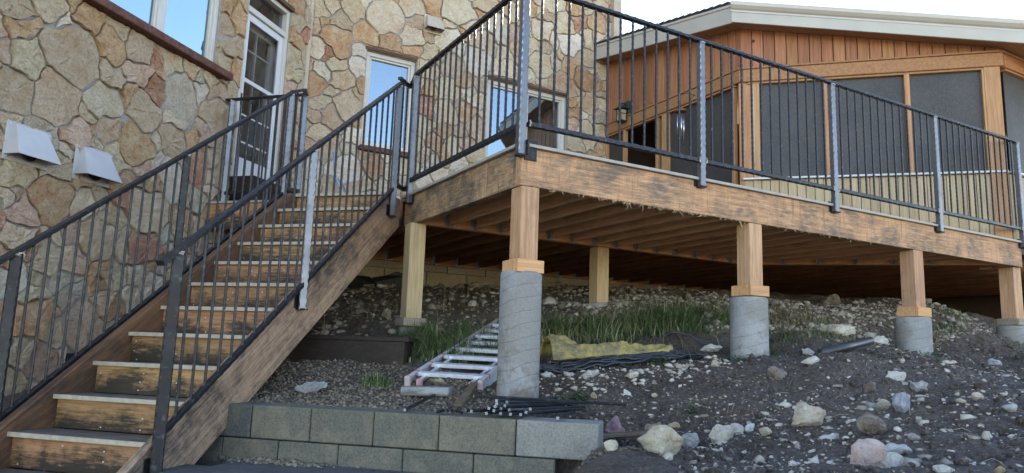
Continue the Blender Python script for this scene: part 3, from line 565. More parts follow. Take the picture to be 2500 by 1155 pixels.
def clip(poly, a, b, c):            # keep a*x+b*y<=c
    out = []
    for i in range(len(poly)):
        p, q = poly[i], poly[(i+1) % len(poly)]; dp = a*p[0]+b*p[1]-c; dq = a*q[0]+b*q[1]-c
        if dp <= 0: out.append(p)
        if (dp < 0) != (dq < 0): k = dp/(dp-dq); out.append((p[0]+(q[0]-p[0])*k, p[1]+(q[1]-p[1])*k))
    return out
def stones(seedtxt, o, u, n_, wall, box, rects, vis, joint=.0035, rs=3):
    rr = random.Random(rs); seeds = []
    for e in seedtxt.split(';'):
        a, z, r, c = e.split(); seeds.append((float(a), float(z), float(r), c))
    pool = 'ttttyycccooppgwr'
    for _ in range(14000):               # the wall goes on where the listed stones end
        a = rr.uniform(box[0], box[1]); z = rr.uniform(box[2], box[3]); r = rr.uniform(.09, .19)
        if any(x0+.0 < a < x1 and z0 < z < z1 for x0, x1, z0, z1 in rects): continue
        if all(math.hypot(a-s_[0], z-s_[1]) > .92*(r+s_[2]) for s_ in seeds): seeds.append((a, z, r, rr.choice(pool)))
    made = 0; extra = {}
    for i, (a, z, r, c) in enumerate(seeds):
        poly = [(box[0], box[2]), (box[1], box[2]), (box[1], box[3]), (box[0], box[3])]
        if not (box[0] < a < box[1] and box[2] < z < box[3]): continue
        for j, (b, y, q, _) in enumerate(seeds):
            if j == i: continue
            dx, dy = b-a, y-z; d = math.hypot(dx, dy)
            if d > 1.3 or d < 1e-4: continue
            t_ = .5*d+(r*r-q*q)/(2*d); t_ = min(max(t_, .22*d), .78*d)
            poly = clip(poly, dx/d, dy/d, (dx*a+dy*z)/d+t_-joint)
            if len(poly) < 3: break
        if len(poly) < 3: continue
        for x0, x1, z0, z1 in rects:
            g = .006; opts = [(x0-a, (1, 0, x0-g)), (a-x1, (-1, 0, -x1-g)), (z0-z, (0, 1, z0-g)), (z-z1, (0, -1, -z1-g))]
            if max(p_[0] for p_ in poly) > x0 and min(p_[0] for p_ in poly) < x1 and max(p_[1] for p_ in poly) > z0 and min(p_[1] for p_ in poly) < z1:
                poly = clip(poly, *max(opts, key=lambda q_: q_[0])[1])
                if len(poly) < 3: break
        if len(poly) < 3: continue
        ar = .5*abs(sum(poly[k][0]*poly[(k+1) % len(poly)][1]-poly[(k+1) % len(poly)][0]*poly[k][1] for k in range(len(poly))))
        if ar < .0012: continue
        mx_ = sum(p_[0] for p_ in poly)/len(poly); mz_ = sum(p_[1] for p_ in poly)/len(poly)
        size = math.sqrt(ar)
        # split long sides and chip them, then cut the corners back
        out = []; m_ = len(poly)
        for k in range(m_):
            p_, q_ = poly[k], poly[(k+1) % m_]; L = math.hypot(q_[0]-p_[0], q_[1]-p_[1]); ns = max(1, int(L/max(.03, size*.14)))
            for s_ in range(ns):
                f = s_/ns
                x = p_[0]+(q_[0]-p_[0])*f; y = p_[1]+(q_[1]-p_[1])*f
                k_ = (rr.uniform(0, .015) if s_ else rr.uniform(0, .008))*min(1, size/.2)
                dx, dy = mx_-x, mz_-y; dd = math.hypot(dx, dy)+1e-6
                wx = .030*math.sin(5.3*x+7.1*y+1.3*math.sin(6*y))+.016*math.sin(17*x-13*y+2)+.008*math.sin(37*y+29*x); wy = .030*math.sin(6.7*x-4.9*y+1.1*math.sin(5*x)+1)+.016*math.sin(15*y+19*x)+.008*math.sin(41*x-31*y)
                bx0_, bx1_ = box[0]+.02, box[1]-.02; edge = any(x0-.03 < x < x1+.03 and z0-.03 < y < z1+.03 for x0, x1, z0, z1 in rects) or not (bx0_ < x < bx1_) or not (box[2]+.02 < y < box[3]-.02)
                if edge: wx = wy = 0
                out.append((x+dx/dd*k_+wx, y+dy/dd*k_+wy))
        if len(out) < 4: continue
        m_ = len(out); proud = rr.uniform(.014, .046); tx, tz = rr.uniform(-.09, .09), rr.uniform(-.09, .09)
        vs_ = [W(o, u, n_, x, y, -.02) for x, y in out]
        for f, hh in ((.99, .72), (.955, .98), (.55, 1.04)):
            for x, y in out:
                X2 = mx_+(x-mx_)*f; Y2 = mz_+(y-mz_)*f
                X2 += rr.uniform(-.004, .004); Y2 += rr.uniform(-.004, .004)
                vs_.append(W(o, u, n_, X2, Y2, proud*hh+(X2-mx_)*tx+(Y2-mz_)*tz+rr.uniform(-.007, .007)*(1 if f < .9 else .6)+.002))
        vs_.append(W(o, u, n_, mx_, mz_, proud*1.04+rr.uniform(-.004, .004)))
        fs = [(g_*m_+k, g_*m_+(k+1) % m_, (g_+1)*m_+(k+1) % m_, (g_+1)*m_+k) for g_ in range(3) for k in range(m_)]
        fs += [(3*m_+k, 3*m_+(k+1) % m_, 4*m_) for k in range(m_)]
        if vis(a, z) and made < 290:
            mb = MB().add(vs_, fs); so = make('stone', mb, MS[c], wall, loc=W(o, u, n_, a, z)); made += 1
        else:
            extra.setdefault(c, MB()).add(vs_, fs)
    for c, mb in extra.items(): make('stone_cladding', mb, MS[c], wall, kind='stuff')
    return made
nA = stones(SEED_A, OA, UA, NA_, wallA, (-5.1, 1.70, -.62, 6.8), [(winA[0]-.5, winA[1], 2.86, 4.78), doorA, (-1.50, -1.18, -.7, -.13), (-1.18, 1.75, -.7, -.13), (-5, -1.75, -.75, -.585)], lambda a, z: a > -2.75 and z < 4.5, rs=3)
nB = stones(SEED_B, OB, UB, NB_, wallB, (2.05, 7.12, 1.22, 6.6), [(winB1[0], winB1[1], winB1[2]-.07, winB1[3]+.06), (winB2[0], winB2[1], winB2[2]-.07, winB2[3]+.06)], lambda a, z: 1.75 < z < 6.2, rs=5)
print('stones', nA, nB)

def window(o, u, n_, op, mulls=(), rec=.07, fr=.06, mat='vinyl', glass='glass', blinds=True, label=None, sash=.03):
    a0, a1, z0, z1 = op; w_ = MB()
    def bx(m, x0, x1, y0, y1, h0, h1): m.frame_box(W(o, u, n_, (x0+x1)/2, (y0+y1)/2, (h0+h1)/2), u, n_, Z_, (x1-x0)/2, (h1-h0)/2, (y1-y0)/2)
    bx(w_, a0, a1, z1-fr, z1, -rec-.05, -rec+.03); bx(w_, a0, a1, z0, z0+fr, -rec-.05, -rec+.03)
    bx(w_, a0, a0+fr, z0+fr, z1-fr, -rec-.05, -rec+.03); bx(w_, a1-fr, a1, z0+fr, z1-fr, -rec-.05, -rec+.03)
    win = make('window', w_, M[mat], house, bevel=.004, label=label)
    edges = [a0+fr]+[c for m_ in mulls for c in (m_-.045, m_+.045)]+[a1-fr]
    for m_ in mulls: mb = MB(); bx(mb, m_-.045, m_+.045, z0+fr, z1-fr, -rec-.045, -rec+.02); make('mullion', mb, M[mat], win, bevel=.003)
    for k in range(0, len(edges), 2):
        x0, x1 = edges[k], edges[k+1]; mb = MB()
        bx(mb, x0, x1, z1-fr-sash, z1-fr, -rec-.04, -rec+.005); bx(mb, x0, x1, z0+fr, z0+fr+sash, -rec-.04, -rec+.005)
        bx(mb, x0, x0+sash, z0+fr+sash, z1-fr-sash, -rec-.04, -rec+.005); bx(mb, x1-sash, x1, z0+fr+sash, z1-fr-sash, -rec-.04, -rec+.005)
        make('sash', mb, M[mat], win, bevel=.002)
        mb = MB(); bx(mb, x0+sash-.004, x1-sash+.004, z0+fr+sash-.004, z1-fr-sash+.004, -rec-.03, -rec-.024); make('pane', mb, M[glass], win)
        if blinds:
            mb = MB(); z = z0+fr+sash
            while z < z1-fr-sash:
                mb.frame_box(W(o, u, n_, (x0+x1)/2, z+.010, -rec-.075), u, (n_*.8+Z_*.6).normalized(), (n_*-.6+Z_*.8).normalized(), (x1-x0)/2-sash, .002, .014); z += .024
            make('blind', mb, M['blind'], win, kind='stuff')
    mb = MB(); bx(mb, a0-.3, a1+1.3, z0-.6, z1+1.2, -.80, -.79); bx(mb, a0-.31, a0-.3, z0-.6, z1+1.2, -.79, -.23); bx(mb, a1+1.3, a1+1.31, z0-.6, z1+1.2, -.79, -.23); bx(mb, a0-.3, a1+1.3, z1+1.2, z1+1.21, -.79, -.23); make('room_wall', mb, M['curtain'], win)
    return win
w1 = window(OA, UA, NA_, winA, mulls=(-.86,), glass='glassblue', blinds=False, rec=.05, fr=.055, label='large window above the reddish sill reflecting the blue sky')
w2 = window(OB, UB, NB_, winB1, glass='glass', label='tall window with white blinds beside the stair head')
w3 = window(OB, UB, NB_, winB2, mulls=(5.48,), glass='glass', label='double window with blinds partly hidden by the deck edge')
# sills and dark heads
mb = MB().frame_box(W(OA, UA, NA_, -1.1, 2.898, .03), UA, NA_, Z_, 1.20, .10, .040); make('sill', mb, M['sill'], w1, bevel=.008)
mb = MB().frame_box(W(OB, UB, NB_, (winB1[0]+winB1[1])/2, 2.705, .02), UB, NB_, Z_, .40, .06, .034); make('sill', mb, M['sill'], w2, bevel=.006)
mb = MB().frame_box(W(OB, UB, NB_, (winB2[0]+winB2[1])/2, 2.705, .02), UB, NB_, Z_, .76, .06, .034); make('sill', mb, M['sill'], w3, bevel=.006)
for w_, op in ((w2, winB1), (w3, winB2)):
    mb = MB().frame_box(W(OB, UB, NB_, (op[0]+op[1])/2, op[3]+.027, -.01), UB, NB_, Z_, (op[1]-op[0])/2+.03, .035, .022); make('head_flashing', mb, M['darkwood'], w_)

# entrance door with transom and storm door
def bxA(m, x0, x1, y0, y1, h0, h1): return m.frame_box(W(OA, UA, NA_, (x0+x1)/2, (y0+y1)/2, (h0+h1)/2), UA, NA_, Z_, (x1-x0)/2, (h1-h0)/2, (y1-y0)/2)
mb = MB()
bxA(mb, .37, .42, 1.84, 4.23, -.12, .0); bxA(mb, 1.18, 1.23, 1.84, 4.23, -.12, .0); bxA(mb, .42, 1.18, 4.18, 4.23, -.12, .0); bxA(mb, .42, 1.18, 3.86, 3.93, -.12, .0); bxA(mb, .42, 1.18, 1.84, 1.87, -.14, .02)
door = make('door', mb, M['vinyl'], house, bevel=.004, label='white glazed storm door with a transom at the top of the stair')
mb = MB(); bxA(mb, .42, .50, 1.88, 3.855, -.065, -.03); bxA(mb, 1.10, 1.18, 1.88, 3.855, -.065, -.03); bxA(mb, .50, 1.10, 3.77, 3.855, -.065, -.03); bxA(mb, .50, 1.10, 1.88, 2.12, -.065, -.03); bxA(mb, .50, 1.10, 3.02, 3.07, -.06, -.032)
make('storm_door_frame', mb, M['white'], door, bevel=.003)
for z0, z1 in ((2.12, 3.02), (3.07, 3.77)): mb = MB(); bxA(mb, .50, 1.10, z0, z1, -.052, -.046); make('pane', mb, M['glassdoor'], door)
mb = MB(); bxA(mb, .42, 1.18, 3.93, 4.18, -.075, -.07); make('transom_pane', mb, M['glassdoor'], door)
mb = MB()   # inner door leaf with a grid of panes, seen through the storm glass
bxA(mb, .42, .52, 1.88, 3.86, -.16, -.12); bxA(mb, 1.06, 1.18, 1.88, 3.86, -.16, -.12); bxA(mb, .52, 1.06, 3.72, 3.86, -.16, -.12); bxA(mb, .52, 1.06, 1.88, 2.16, -.16, -.12)
make('door_leaf', mb, M['vinyl'], door, bevel=.003)
mb = MB()
for z in (3.46,): bxA(mb, .52, 1.06, z, z+.022, -.15, -.125)
for z in (2.30, 2.62): bxA(mb, .50, 1.10, z, z+.020, -.060, -.044)
for x in (.78,): bxA(mb, x, x+.02, 2.16, 3.72, -.15, -.126)
make('muntin', mb, M['vinyl'], door)
mb = MB(); bxA(mb, .20, 2.4, 1.5, 5.2, -.75, -.74); bxA(mb, .19, .20, 1.5, 5.2, -.74, -.23); bxA(mb, 2.4, 2.41, 1.5, 5.2, -.74, -.23); bxA(mb, .2, 2.4, 5.2, 5.21, -.74, -.23); make('room_wall', mb, M['curtain'], door)
mb = MB(); h0 = W(OA, UA, NA_, .455, 2.80, 0); mb.tube([h0-N*.03, h0+N*.035, h0+N*.04+S*.05-Z_*.015, h0+N*.035+S*.13-Z_*.02, h0+N*.03+S*.16-Z_*.05], .010); bxA(mb, .435, .475, 2.72, 2.86, -.03, -.02)
make('door_handle', mb, M['black'], door, smooth=True)
mb = MB(); bxA(mb, .34, 1.26, 4.235, 4.29, -.05, .05); make('lintel', mb, M['darkwood'], door, bevel=.004)
# conduit in the inner corner, corner board, foundation, body and roof
mb = MB().frame_box((2.045, 9.395, 3.22), X_, Y_, Z_, .028, .035, 1.66); make('conduit', mb, M['beige'], house, bevel=.006)
mb = MB().tube([(2.045, 9.36, 4.9), (2.02, 9.33, 4.94), (2.0, 9.30, 5.0)], .02); make('conduit_elbow', mb, M['black'], house, smooth=True)
mb = MB().frame_box((7.18, 9.40, 5.9), X_, Y_, Z_, .085, .06, .98); make('corner_board', mb, M['beige'], house, bevel=.005)
fo = make('foundation', MB().box(1.7, 13.2, 9.44, 9.62, .1, 1.20), M['found'], house)
for k in range(12):
    x0 = 1.75+k*.62
    make('foundation_block', MB().box(x0+.006, x0+.614, 9.385, 9.437, 1.085, 1.178), M['found'], fo, bevel=.004)
    make('foundation_block', MB().box(x0-.3+.006, x0+.314, 9.405, 9.437, .30, 1.075), M['found'], fo, bevel=.004)
mb = MB(); ca = OA+UA*-5.2; mb.prism([(ca.x-.2, ca.y+.2, 6.92), (2.0-.2, 9.45+.25, 6.92), (7.1, 9.7, 6.92), (7.1, 16, 6.92), (-6, 16, 6.92), (-8, 10, 6.92)], (0, 0, .35)); make('roof', mb, M['roofing'], house)
make('wall', MB().box(7.02, 7.20, 9.68, 16, .5, 6.9), M['beige'], house)
mb = MB(); c0 = OA+UA*-5.18-N*.25; mb.frame_box((c0.x-2.2, c0.y+2.2, 3.0), (N*1), S, Z_, 3.0, .1, 3.9); make('wall', mb, M['beige'], house)
mb = MB(); mb.frame_box(W(OA, UA, NA_, -1.33, -.40, .012), UA, NA_, Z_, .17, .012, .27); mb.frame_box(W(OA, UA, NA_, .27, -.42, .012), UA, NA_, Z_, 1.43, .012, .29); make('foundation_membrane', mb, M['membrane'], house)

# vents
def hood(loc_, u, n_, w_, h_, d_, mat, label):
    t_ = thing('vent_hood', loc_, label, 'vent', None); o = Vector(loc_)
    a = [o-u*w_/2+Z_*h_/2, o+u*w_/2+Z_*h_/2, o+u*w_/2-Z_*h_/2, o-u*w_/2-Z_*h_/2]
    mb = MB(); tp = .55
    f1 = [o-u*(w_*.36)+Z_*(h_*.44)+n_*.03, o+u*(w_*.36)+Z_*(h_*.44)+n_*.03, o+u*(w_*.5)-Z_*(h_*.40)+n_*d_, o-u*(w_*.5)-Z_*(h_*.40)+n_*d_]
    b1 = [o-u*(w_*.36)+Z_*(h_*.44), o+u*(w_*.36)+Z_*(h_*.44), o+u*(w_*.5)-Z_*(h_*.40), o-u*(w_*.5)-Z_*(h_*.40)]
    mb.add(f1+b1, [(0, 1, 2, 3), (4, 5, 1, 0), (4, 0, 3, 7), (1, 5, 6, 2)])
    ob = make('hood', mb, M[mat], t_); sm = ob.modifiers.new('solid', 'SOLIDIFY'); sm.thickness = .006
    mb = MB().frame_box(o+n_*.004, u, n_, Z_, w_*.53, .006, h_*.53); make('flange', mb, M[mat], t_, bevel=.002)
    mb = MB(); [mb.frame_box(o+u*(i*w_*.46)+Z_*(j*h_*.44)+n_*.012, u, n_, Z_, .006, .003, .006) for i in (-1, 1) for j in (-1, 1)]; make('screw_heads', mb, M['screw'], t_)
    mb = MB(); mb.tube([o-Z_*(h_*.22)+n_*.010, o-Z_*(h_*.30)+n_*(d_*.42)], w_*.13, 18); make('duct', mb, M['black'], t_, smooth=False)
    return t_
hood(W(OA, UA, NA_, -2.13, 1.475, .035), UA, NA_, .37, .29, .15, 'ventwhite', 'white sloped dryer vent hood on the stone wall nearest the left edge')
hood(W(OA, UA, NA_, -1.50, 1.475, .035), UA, NA_, .37, .29, .15, 'ventwhite', 'white sloped dryer vent hood on the stone wall nearer the stair')
hood(W(OB, UB, NB_, 3.82, 4.74, .035), UB, NB_, .27, .26, .15, 'venttan', 'small tan vent hood high on the stone wall above the tall window')

# ================================================================ SCREENED PORCH
P0, P1, P2, P3 = Vector((7.04, 9.43, 0)), Vector((7.04, 6.50, 0)), Vector((9.145, 4.395, 0)), Vector((13.2, 4.395, 0))
D1 = Vector((r2, -r2, 0)); N1 = Vector((-r2, -r2, 0))               # diagonal face runs along D1, faces N1
porch = thing('screened_porch', (8.5, 7.0, 1.2), 'cedar sided porch with large dark insect screens under a white trimmed roof', 'porch')
def roof_z(x, y): return 3.667-.065*x+.181*y
FACES = [(P0, Vector((0, -1, 0)), Vector((-1, 0, 0)), (P1-P0).length), (P1, D1, N1, (P2-P1).length), (P2, X_, Vector((0, -1, 0)), (P3-P2).length)]
for k, (o, u, n_, L) in enumerate(FACES):
    g = .002*k
    # siding above the beam: one board each, cut to the slope of the roof
    bw = .142; nb = int(L/bw)+1; ext = .0
    for i in range(nb):
        a0 = i*bw+.004; a1 = min((i+1)*bw-.004, L-.001)
        if a1 <= a0: continue
        if k == 2 and i > 12: break
        q0, q1 = o+u*a0, o+u*a1; z0 = 3.74; za, zb = roof_z(q0.x, q0.y)-.004, roof_z(q1.x, q1.y)-.004
        if min(za, zb) < z0+.03: continue
        pts = [(q0.x, q0.y, z0), (q1.x, q1.y, z0), (q1.x, q1.y, zb), (q0.x, q0.y, za)]
        make('siding_board', MB().prism([Vector(p_)-n_*.03 for p_ in pts], n_*(.03+.0*i+random.uniform(-.002, .002))), M['siding'], porch, bevel=.004)
    mb = MB().frame_box(o+u*(L/2)-n_*.05+Z_*4.3, u, n_, Z_, L/2, .012, .75 if k < 1 else .5)
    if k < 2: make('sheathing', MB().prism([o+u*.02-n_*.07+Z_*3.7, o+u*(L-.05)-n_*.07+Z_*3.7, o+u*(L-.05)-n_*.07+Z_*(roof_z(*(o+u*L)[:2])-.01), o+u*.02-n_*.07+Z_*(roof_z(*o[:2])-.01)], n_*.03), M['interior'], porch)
    # timber beam with its casing board
    zt = 3.79; mb = MB().frame_box(o+u*(L/2+(.03 if k else 0))+n_*.005+Z_*(3.70-g), u, n_, Z_, L/2+.03-.02*k, .05, .085); make('beam', mb, M['porchbeam'], porch, bevel=.008)
    mb = MB().frame_box(o+u*(L/2)+n_*.022+Z_*(3.80-g), u, n_, Z_, L/2+.015, .045, .012); make('trim', mb, M['porchbeam'], porch, bevel=.003)
    mb = MB().frame_box(o+u*(L/2)-n_*.0+Z_*(3.598-g), u, n_, Z_, L/2-.08, .035, .013); make('casing', mb, M['porchbeam'], porch, bevel=.003)
zt_ = 3.61
def post_(q, w_, z0=1.48, z1=3.615, mat='porchpost', name='post', lab=None): return make(name, MB().frame_box((q.x, q.y, (z0+z1)/2), D1, N1, Z_, w_/2, w_/2, (z1-z0)/2), M[mat], porch, bevel=.008, label=lab)
post_(P1+Vector((.07, -.0, 0))-N1*.02, .17); post_(P2+Vector((-.03, .10, 0)), .18, z0=1.175)
make('corner_trim', MB().frame_box(P1+D1*.16+N1*.0+Z_*2.54, D1, N1, Z_, .02, .03, 1.06), M['kneeboard'], porch)
def stud(o, u, n_, a, w_, z0, z1=3.586, d_=.035, mat='porchpost'): make('stud', MB().frame_box(o+u*a+Z_*((z0+z1)/2), u, n_, Z_, w_/2, d_, (z1-z0)/2), M[mat], porch, bevel=.004)
def screen(o, u, n_, a0, a1, z0, z1=3.586, rec=.02): make('screen', MB().frame_box(o+u*((a0+a1)/2)-n_*rec+Z_*((z0+z1)/2), u, n_, Z_, (a1-a0)/2, .004, (z1-z0)/2), M['screen'], porch)
# side face with the doorway (a measured from the house wall)
o, u, n_, L = FACES[0]
for a, w_ in ((.03, .05), (.50, .05), (1.29, .05), (1.47, .14)): stud(o, u, n_, a, w_, 1.48)
stud(o, u, n_, 2.80, .05, 1.48)
screen(o, u, n_, .055, .475, 1.48); screen(o, u, n_, 1.54, 2.775, 1.48)
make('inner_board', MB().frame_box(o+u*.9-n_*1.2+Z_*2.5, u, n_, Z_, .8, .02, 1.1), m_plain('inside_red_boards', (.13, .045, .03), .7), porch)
# diagonal face
o, u, n_, L = FACES[1]
KC = 2.31
for a, w_ in ((.19, .06), (1.02, .055), (1.96, .06), (2.80, .045)): stud(o, u, n_, a, w_, KC)
for a0, a1 in ((.22, .99), (1.05, 1.93), (1.99, 2.78)): screen(o, u, n_, a0, a1, KC+.02)
o2, u2, n2, L2 = FACES[2]
for a, w_ in ((1.3, .06), (2.6, .06)): stud(o2, u2, n2, a, w_, KC)
for a0, a1 in ((.12, 1.27), (1.33, 2.57), (2.63, 4.0)): screen(o2, u2, n2, a0, a1, KC+.02)
for (o, u, n_, L), lim in ((FACES[1], 99), (FACES[2], 14)):
    i = 0
    while (i+1)*.105 < L and i < lim:
        make('knee_wall_board', MB().frame_box(o+u*(i*.105+.0525+.02)+n_*.012+Z_*1.885, u, n_, Z_, .049, .011+random.uniform(-.002, .002), .40), M['kneeboard'], porch, bevel=.003); i += 1
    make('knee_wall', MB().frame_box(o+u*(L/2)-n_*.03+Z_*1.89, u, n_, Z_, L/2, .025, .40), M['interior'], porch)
    make('knee_wall_cap', MB().frame_box(o+u*(L/2)+n_*.012+Z_*(KC-.005), u, n_, Z_, L/2, .055, .013), M['cap'], porch, bevel=.003)
# floor, inside
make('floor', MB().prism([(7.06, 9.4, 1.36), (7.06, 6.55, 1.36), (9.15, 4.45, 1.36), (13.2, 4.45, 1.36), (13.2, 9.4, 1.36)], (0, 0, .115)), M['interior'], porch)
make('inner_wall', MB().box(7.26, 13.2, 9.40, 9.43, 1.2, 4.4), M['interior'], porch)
make('light_block_wall', MB().box(13.1, 13.2, 4.4, 9.4, -.2, 3.9), M['interior'], porch)  # added out of view to shut off sun and the sky gap below
# roof: soffit boards, fascia, gutter and the roof sheet (all follow one plane)
off = .25
E0 = Vector((7.04-off, 9.47, 0)); E1 = Vector((6.79, 6.40, 0)); E2 = E1+D1*3.6; E3 = Vector((14.0, E2.y, 0))
def on_roof(q, dz=0): return Vector((q.x, q.y, roof_z(q.x, q.y)+dz))
make('soffit', MB().prism([on_roof(E0), on_roof(E1), on_roof(E2), on_roof(E3), on_roof(Vector((14, 9.47, 0)))], (0, 0, .02)), M['soffit'], porch)
make('roof', MB().prism([on_roof(E0+Vector((-.03, 0, 0)), .23), on_roof(E1+Vector((-.03, 0, 0)), .23), on_roof(E2, .23), on_roof(E3, .23), on_roof(Vector((14, 14, 0)), .23), on_roof(Vector((7.24, 14, 0)), .23), on_roof(Vector((7.24, 9.47, 0)), .23)], (0, 0, .03)), M['roofing'], porch)
def fas(a, b, n_, z0, z1, th, mat, name):
    pts = [on_roof(a, z0), on_roof(b, z0), on_roof(b, z1), on_roof(a, z1)]; return make(name, MB().prism(pts, n_*th), M[mat], porch, bevel=.004)
fas(E0, E1, Vector((-1, 0, 0)), -.035, .215, .025, 'fascia', 'fascia'); fas(E1+Vector((-.02, .0, 0)), E2, N1, -.03, .12, .028, 'fascia', 'fascia'); fas(E2, E3, Vector((0, -1, 0)), -.03, .12, .028, 'fascia', 'fascia')
fas(E0, E1, Vector((-1, 0, 0)), .185, .222, .040, 'gutter', 'drip_edge')
# gutter: rolled profile swept along the diagonal eave
def gutter(a, b, n_):
    prof = [(.030, .110), (.032, .135), (.055, .150), (.085, .185), (.092, .215), (.090, .232), (.078, .236), (.076, .222), (.030, .222)]
    A = [on_roof(a)+n_*h+Z_*z for h, z in prof]; B = [on_roof(b)+n_*h+Z_*z for h, z in prof]; m_ = len(prof)
    return make('gutter', MB().add(A+B, [(i, i+1, m_+i+1, m_+i) for i in range(m_-1)]+[(m_-1, 0, m_, 2*m_-1), tuple(range(m_-1, -1, -1)), tuple(range(m_, 2*m_))]), M['gutter'], porch)
gutter(E1+Vector((-.03, -.0, 0)), E2+D1*.04, N1); gutter(E2, E3, Vector((0, -1, 0)))
# shingle courses stepping up the side edge
for i in range(22):
    y0 = 6.42+i*.14
    q0, q1 = on_roof(Vector((6.735, y0, 0)), .236+.0), on_roof(Vector((6.735, y0+.15, 0)), .236)
    make('shingle', MB().prism([q0+Z_*.012, q1, q1+Z_*.008, q0+Z_*.028], X_*.3), M['roofing'], porch)
make('knot_hole', MB().tube([P1+D1*.16+N1*.004+Z_*4.19, P1+D1*.16+N1*.006+Z_*4.19], .022, 10), M['black'], porch)

# wall lantern and wind chime
ln = thing('wall_lantern', (6.93, 8.86, 3.78), 'small green craftsman lantern with amber glass on the cedar siding', 'lantern')
lc = Vector((6.90, 8.86, 3.80))
make('mounting_plate', MB().frame_box((7.0, 8.84, 3.93), X_, Y_, Z_, .02, .06, .11), M['lanternmetal'], ln, bevel=.004)
make('arm', MB().bar((6.99, 8.86, 4.0), (6.90, 8.86, 4.0), .02, .02), M['lanternmetal'], ln)
make('glass_body', MB().frame_box(lc, X_, Y_, Z_, .05, .05, .085), M['lanternglass'], ln)
mb = MB(); [mb.frame_box(lc+Vector((i*.055, j*.055, 0)), X_, Y_, Z_, .006, .006, .10) for i in (-1, 1) for j in (-1, 1)]; mb.frame_box(lc-Z_*.1, X_, Y_, Z_, .065, .065, .008)
for z in (.02,): mb.frame_box(lc+Z_*z, X_, Y_, Z_, .058, .058, .005)
make('cage', mb, M['lanternmetal'], ln)
make('lantern_cap', MB().add([lc+Vector((i*.1, j*.1, .10)) for i, j in ((-1, -1), (1, -1), (1, 1), (-1, 1))]+[lc+Vector((i*.02, j*.02, .17)) for i, j in ((-1, -1), (1, -1), (1, 1), (-1, 1))], [(3, 2, 1, 0), (4, 5, 6, 7)]+[(i, (i+1) % 4, 4+(i+1) % 4, 4+i) for i in range(4)]), M['lanternmetal'], ln)
wc = thing('wind_chime', (6.78, 7.37, 3.5), 'wind chime with silver tubes hanging by the porch beam behind the railing', 'wind chime')
c0 = Vector((6.78, 7.37, 3.42))
make('bracket', MB().tube([(7.0, 7.30, 3.68), (6.88, 7.33, 3.70), (6.78, 7.37, 3.66)], .005, 6), M['black'], wc)
make('top_disc', MB().lathe((c0.x, c0.y), [(.02, 3.47), (.075, 3.45), (.08, 3.43), (.08, 3.415)], 20), M['chimewood'], wc)
make('cord', MB().tube([(6.78, 7.37, 3.66), (6.78, 7.37, 3.47)], .002, 4), M['black'], wc)
for i in range(6):
    a = i*1.047; q = c0+Vector((.045*math.cos(a), .045*math.sin(a), 0)); make('chime_tube', MB().tube([q-Z_*.04, q-Z_*(.24+.035*i)], .009, 10), M['chime'], wc, smooth=True)
    make('string', MB().tube([q, q-Z_*.04], .001, 4), M['black'], wc)
make('clapper_cord', MB().tube([c0, c0-Z_*.62], .0015, 4), M['black'], wc)
make('wind_catcher', MB().tube([c0-Z_*.60, c0-Z_*.62, c0-Z_*.66, c0-Z_*.69], [.006, .025, .025, .004], 12), M['chimewood'], wc)

# ================================================================ DECK
ZD, ZB = 1.478, 1.175                     # walking surface, underside of the rim timbers
deck = thing('deck', (2.49, 4.335, ZB), 'raised timber deck with broad weathered rim timbers and rows of reddish joists below', 'deck')
make('rim_beam', MB().frame_box(((2.49+9.21)/2, 4.335+.0375, (ZB+1.452)/2), X_, Y_, Z_, (9.21-2.49)/2, .0375, (1.452-ZB)/2), M['rim_x'], deck, bevel=.004, label='long weathered front rim timber with grey mildew')
make('rim_beam', MB().frame_box((2.49+.0375, (4.412+6.60)/2, (ZB+1.452)/2), X_, Y_, Z_, .0375, (6.60-4.412)/2, (1.452-ZB)/2), M['rim_y'], deck, bevel=.004, label='shorter left rim timber streaked with black mildew')
o_ = make('rim_beam', MB().frame_box(st(.035, -1.12, (ZB+1.452)/2), N, S, Z_, 1.12, .03, (1.452-ZB)/2), M['riser'], deck, bevel=.004)
R_ = Matrix.Rotation(math.pi/4, 4, 'Z'); o_.data.transform(R_); o_.matrix_local = Matrix.Translation(o_.location) @ R_.inverted()
# composite edging
ed = MB().box(2.455, 9.24, 4.305, 4.42, 1.454, 1.478); make('edge_board', ed, M['composite'], deck, bevel=.003)
make('edge_board', MB().box(2.455, 2.57, 4.422, 6.62, 1.454, 1.478), M['composite'], deck, bevel=.003)
make('edge_board', MB().frame_box(st(.05, -1.68, 1.466), N, S, Z_, .58, .06, .012), M['composite'], deck, bevel=.003)
# deck boards run along X
mb0 = None
y = 4.424
while y < 9.40:
    y1 = y+.136
    xl = 2.575 if y1 < 6.60 else max(.05+2.45-(y-6.62)*1.0+.10, -0.0)
    if y1 >= 6.60: xl = max(2.45+.12-(y-6.62), (y1-.0)-6.62+2.45-2.267*math.sqrt(2)-.0+ .02)
    xr = 7.0 if y > 6.45 else min(9.1, 13.54-y1-.06)
    if xr > xl: make('deck_board', MB().box(xl, xr, y, y1, 1.453, 1.476), M['deckboard'], deck)
    y += .142
# mid beam, diagonal beam, ledger
YM = 6.335
make('mid_beam', MB().box(2.575, 6.92, YM, YM+.08, 1.178, 1.44), M['joist_x'], deck, bevel=.003)
b0, b1 = Vector((6.93, 6.36, 0)), Vector((8.87, 4.42, 0)); dd = (b1-b0).normalized()
make('mid_beam', MB().frame_box((b0+b1)/2+Z_*1.309, dd, dd.cross(Z_), Z_, (b1-b0).length/2, .04, .131), M['joist_x'], deck, bevel=.003)
make('ledger', MB().box(2.2, 13.0, 9.335, 9.38, 1.182, 1.44), M['joist_x'], deck, bevel=.003)
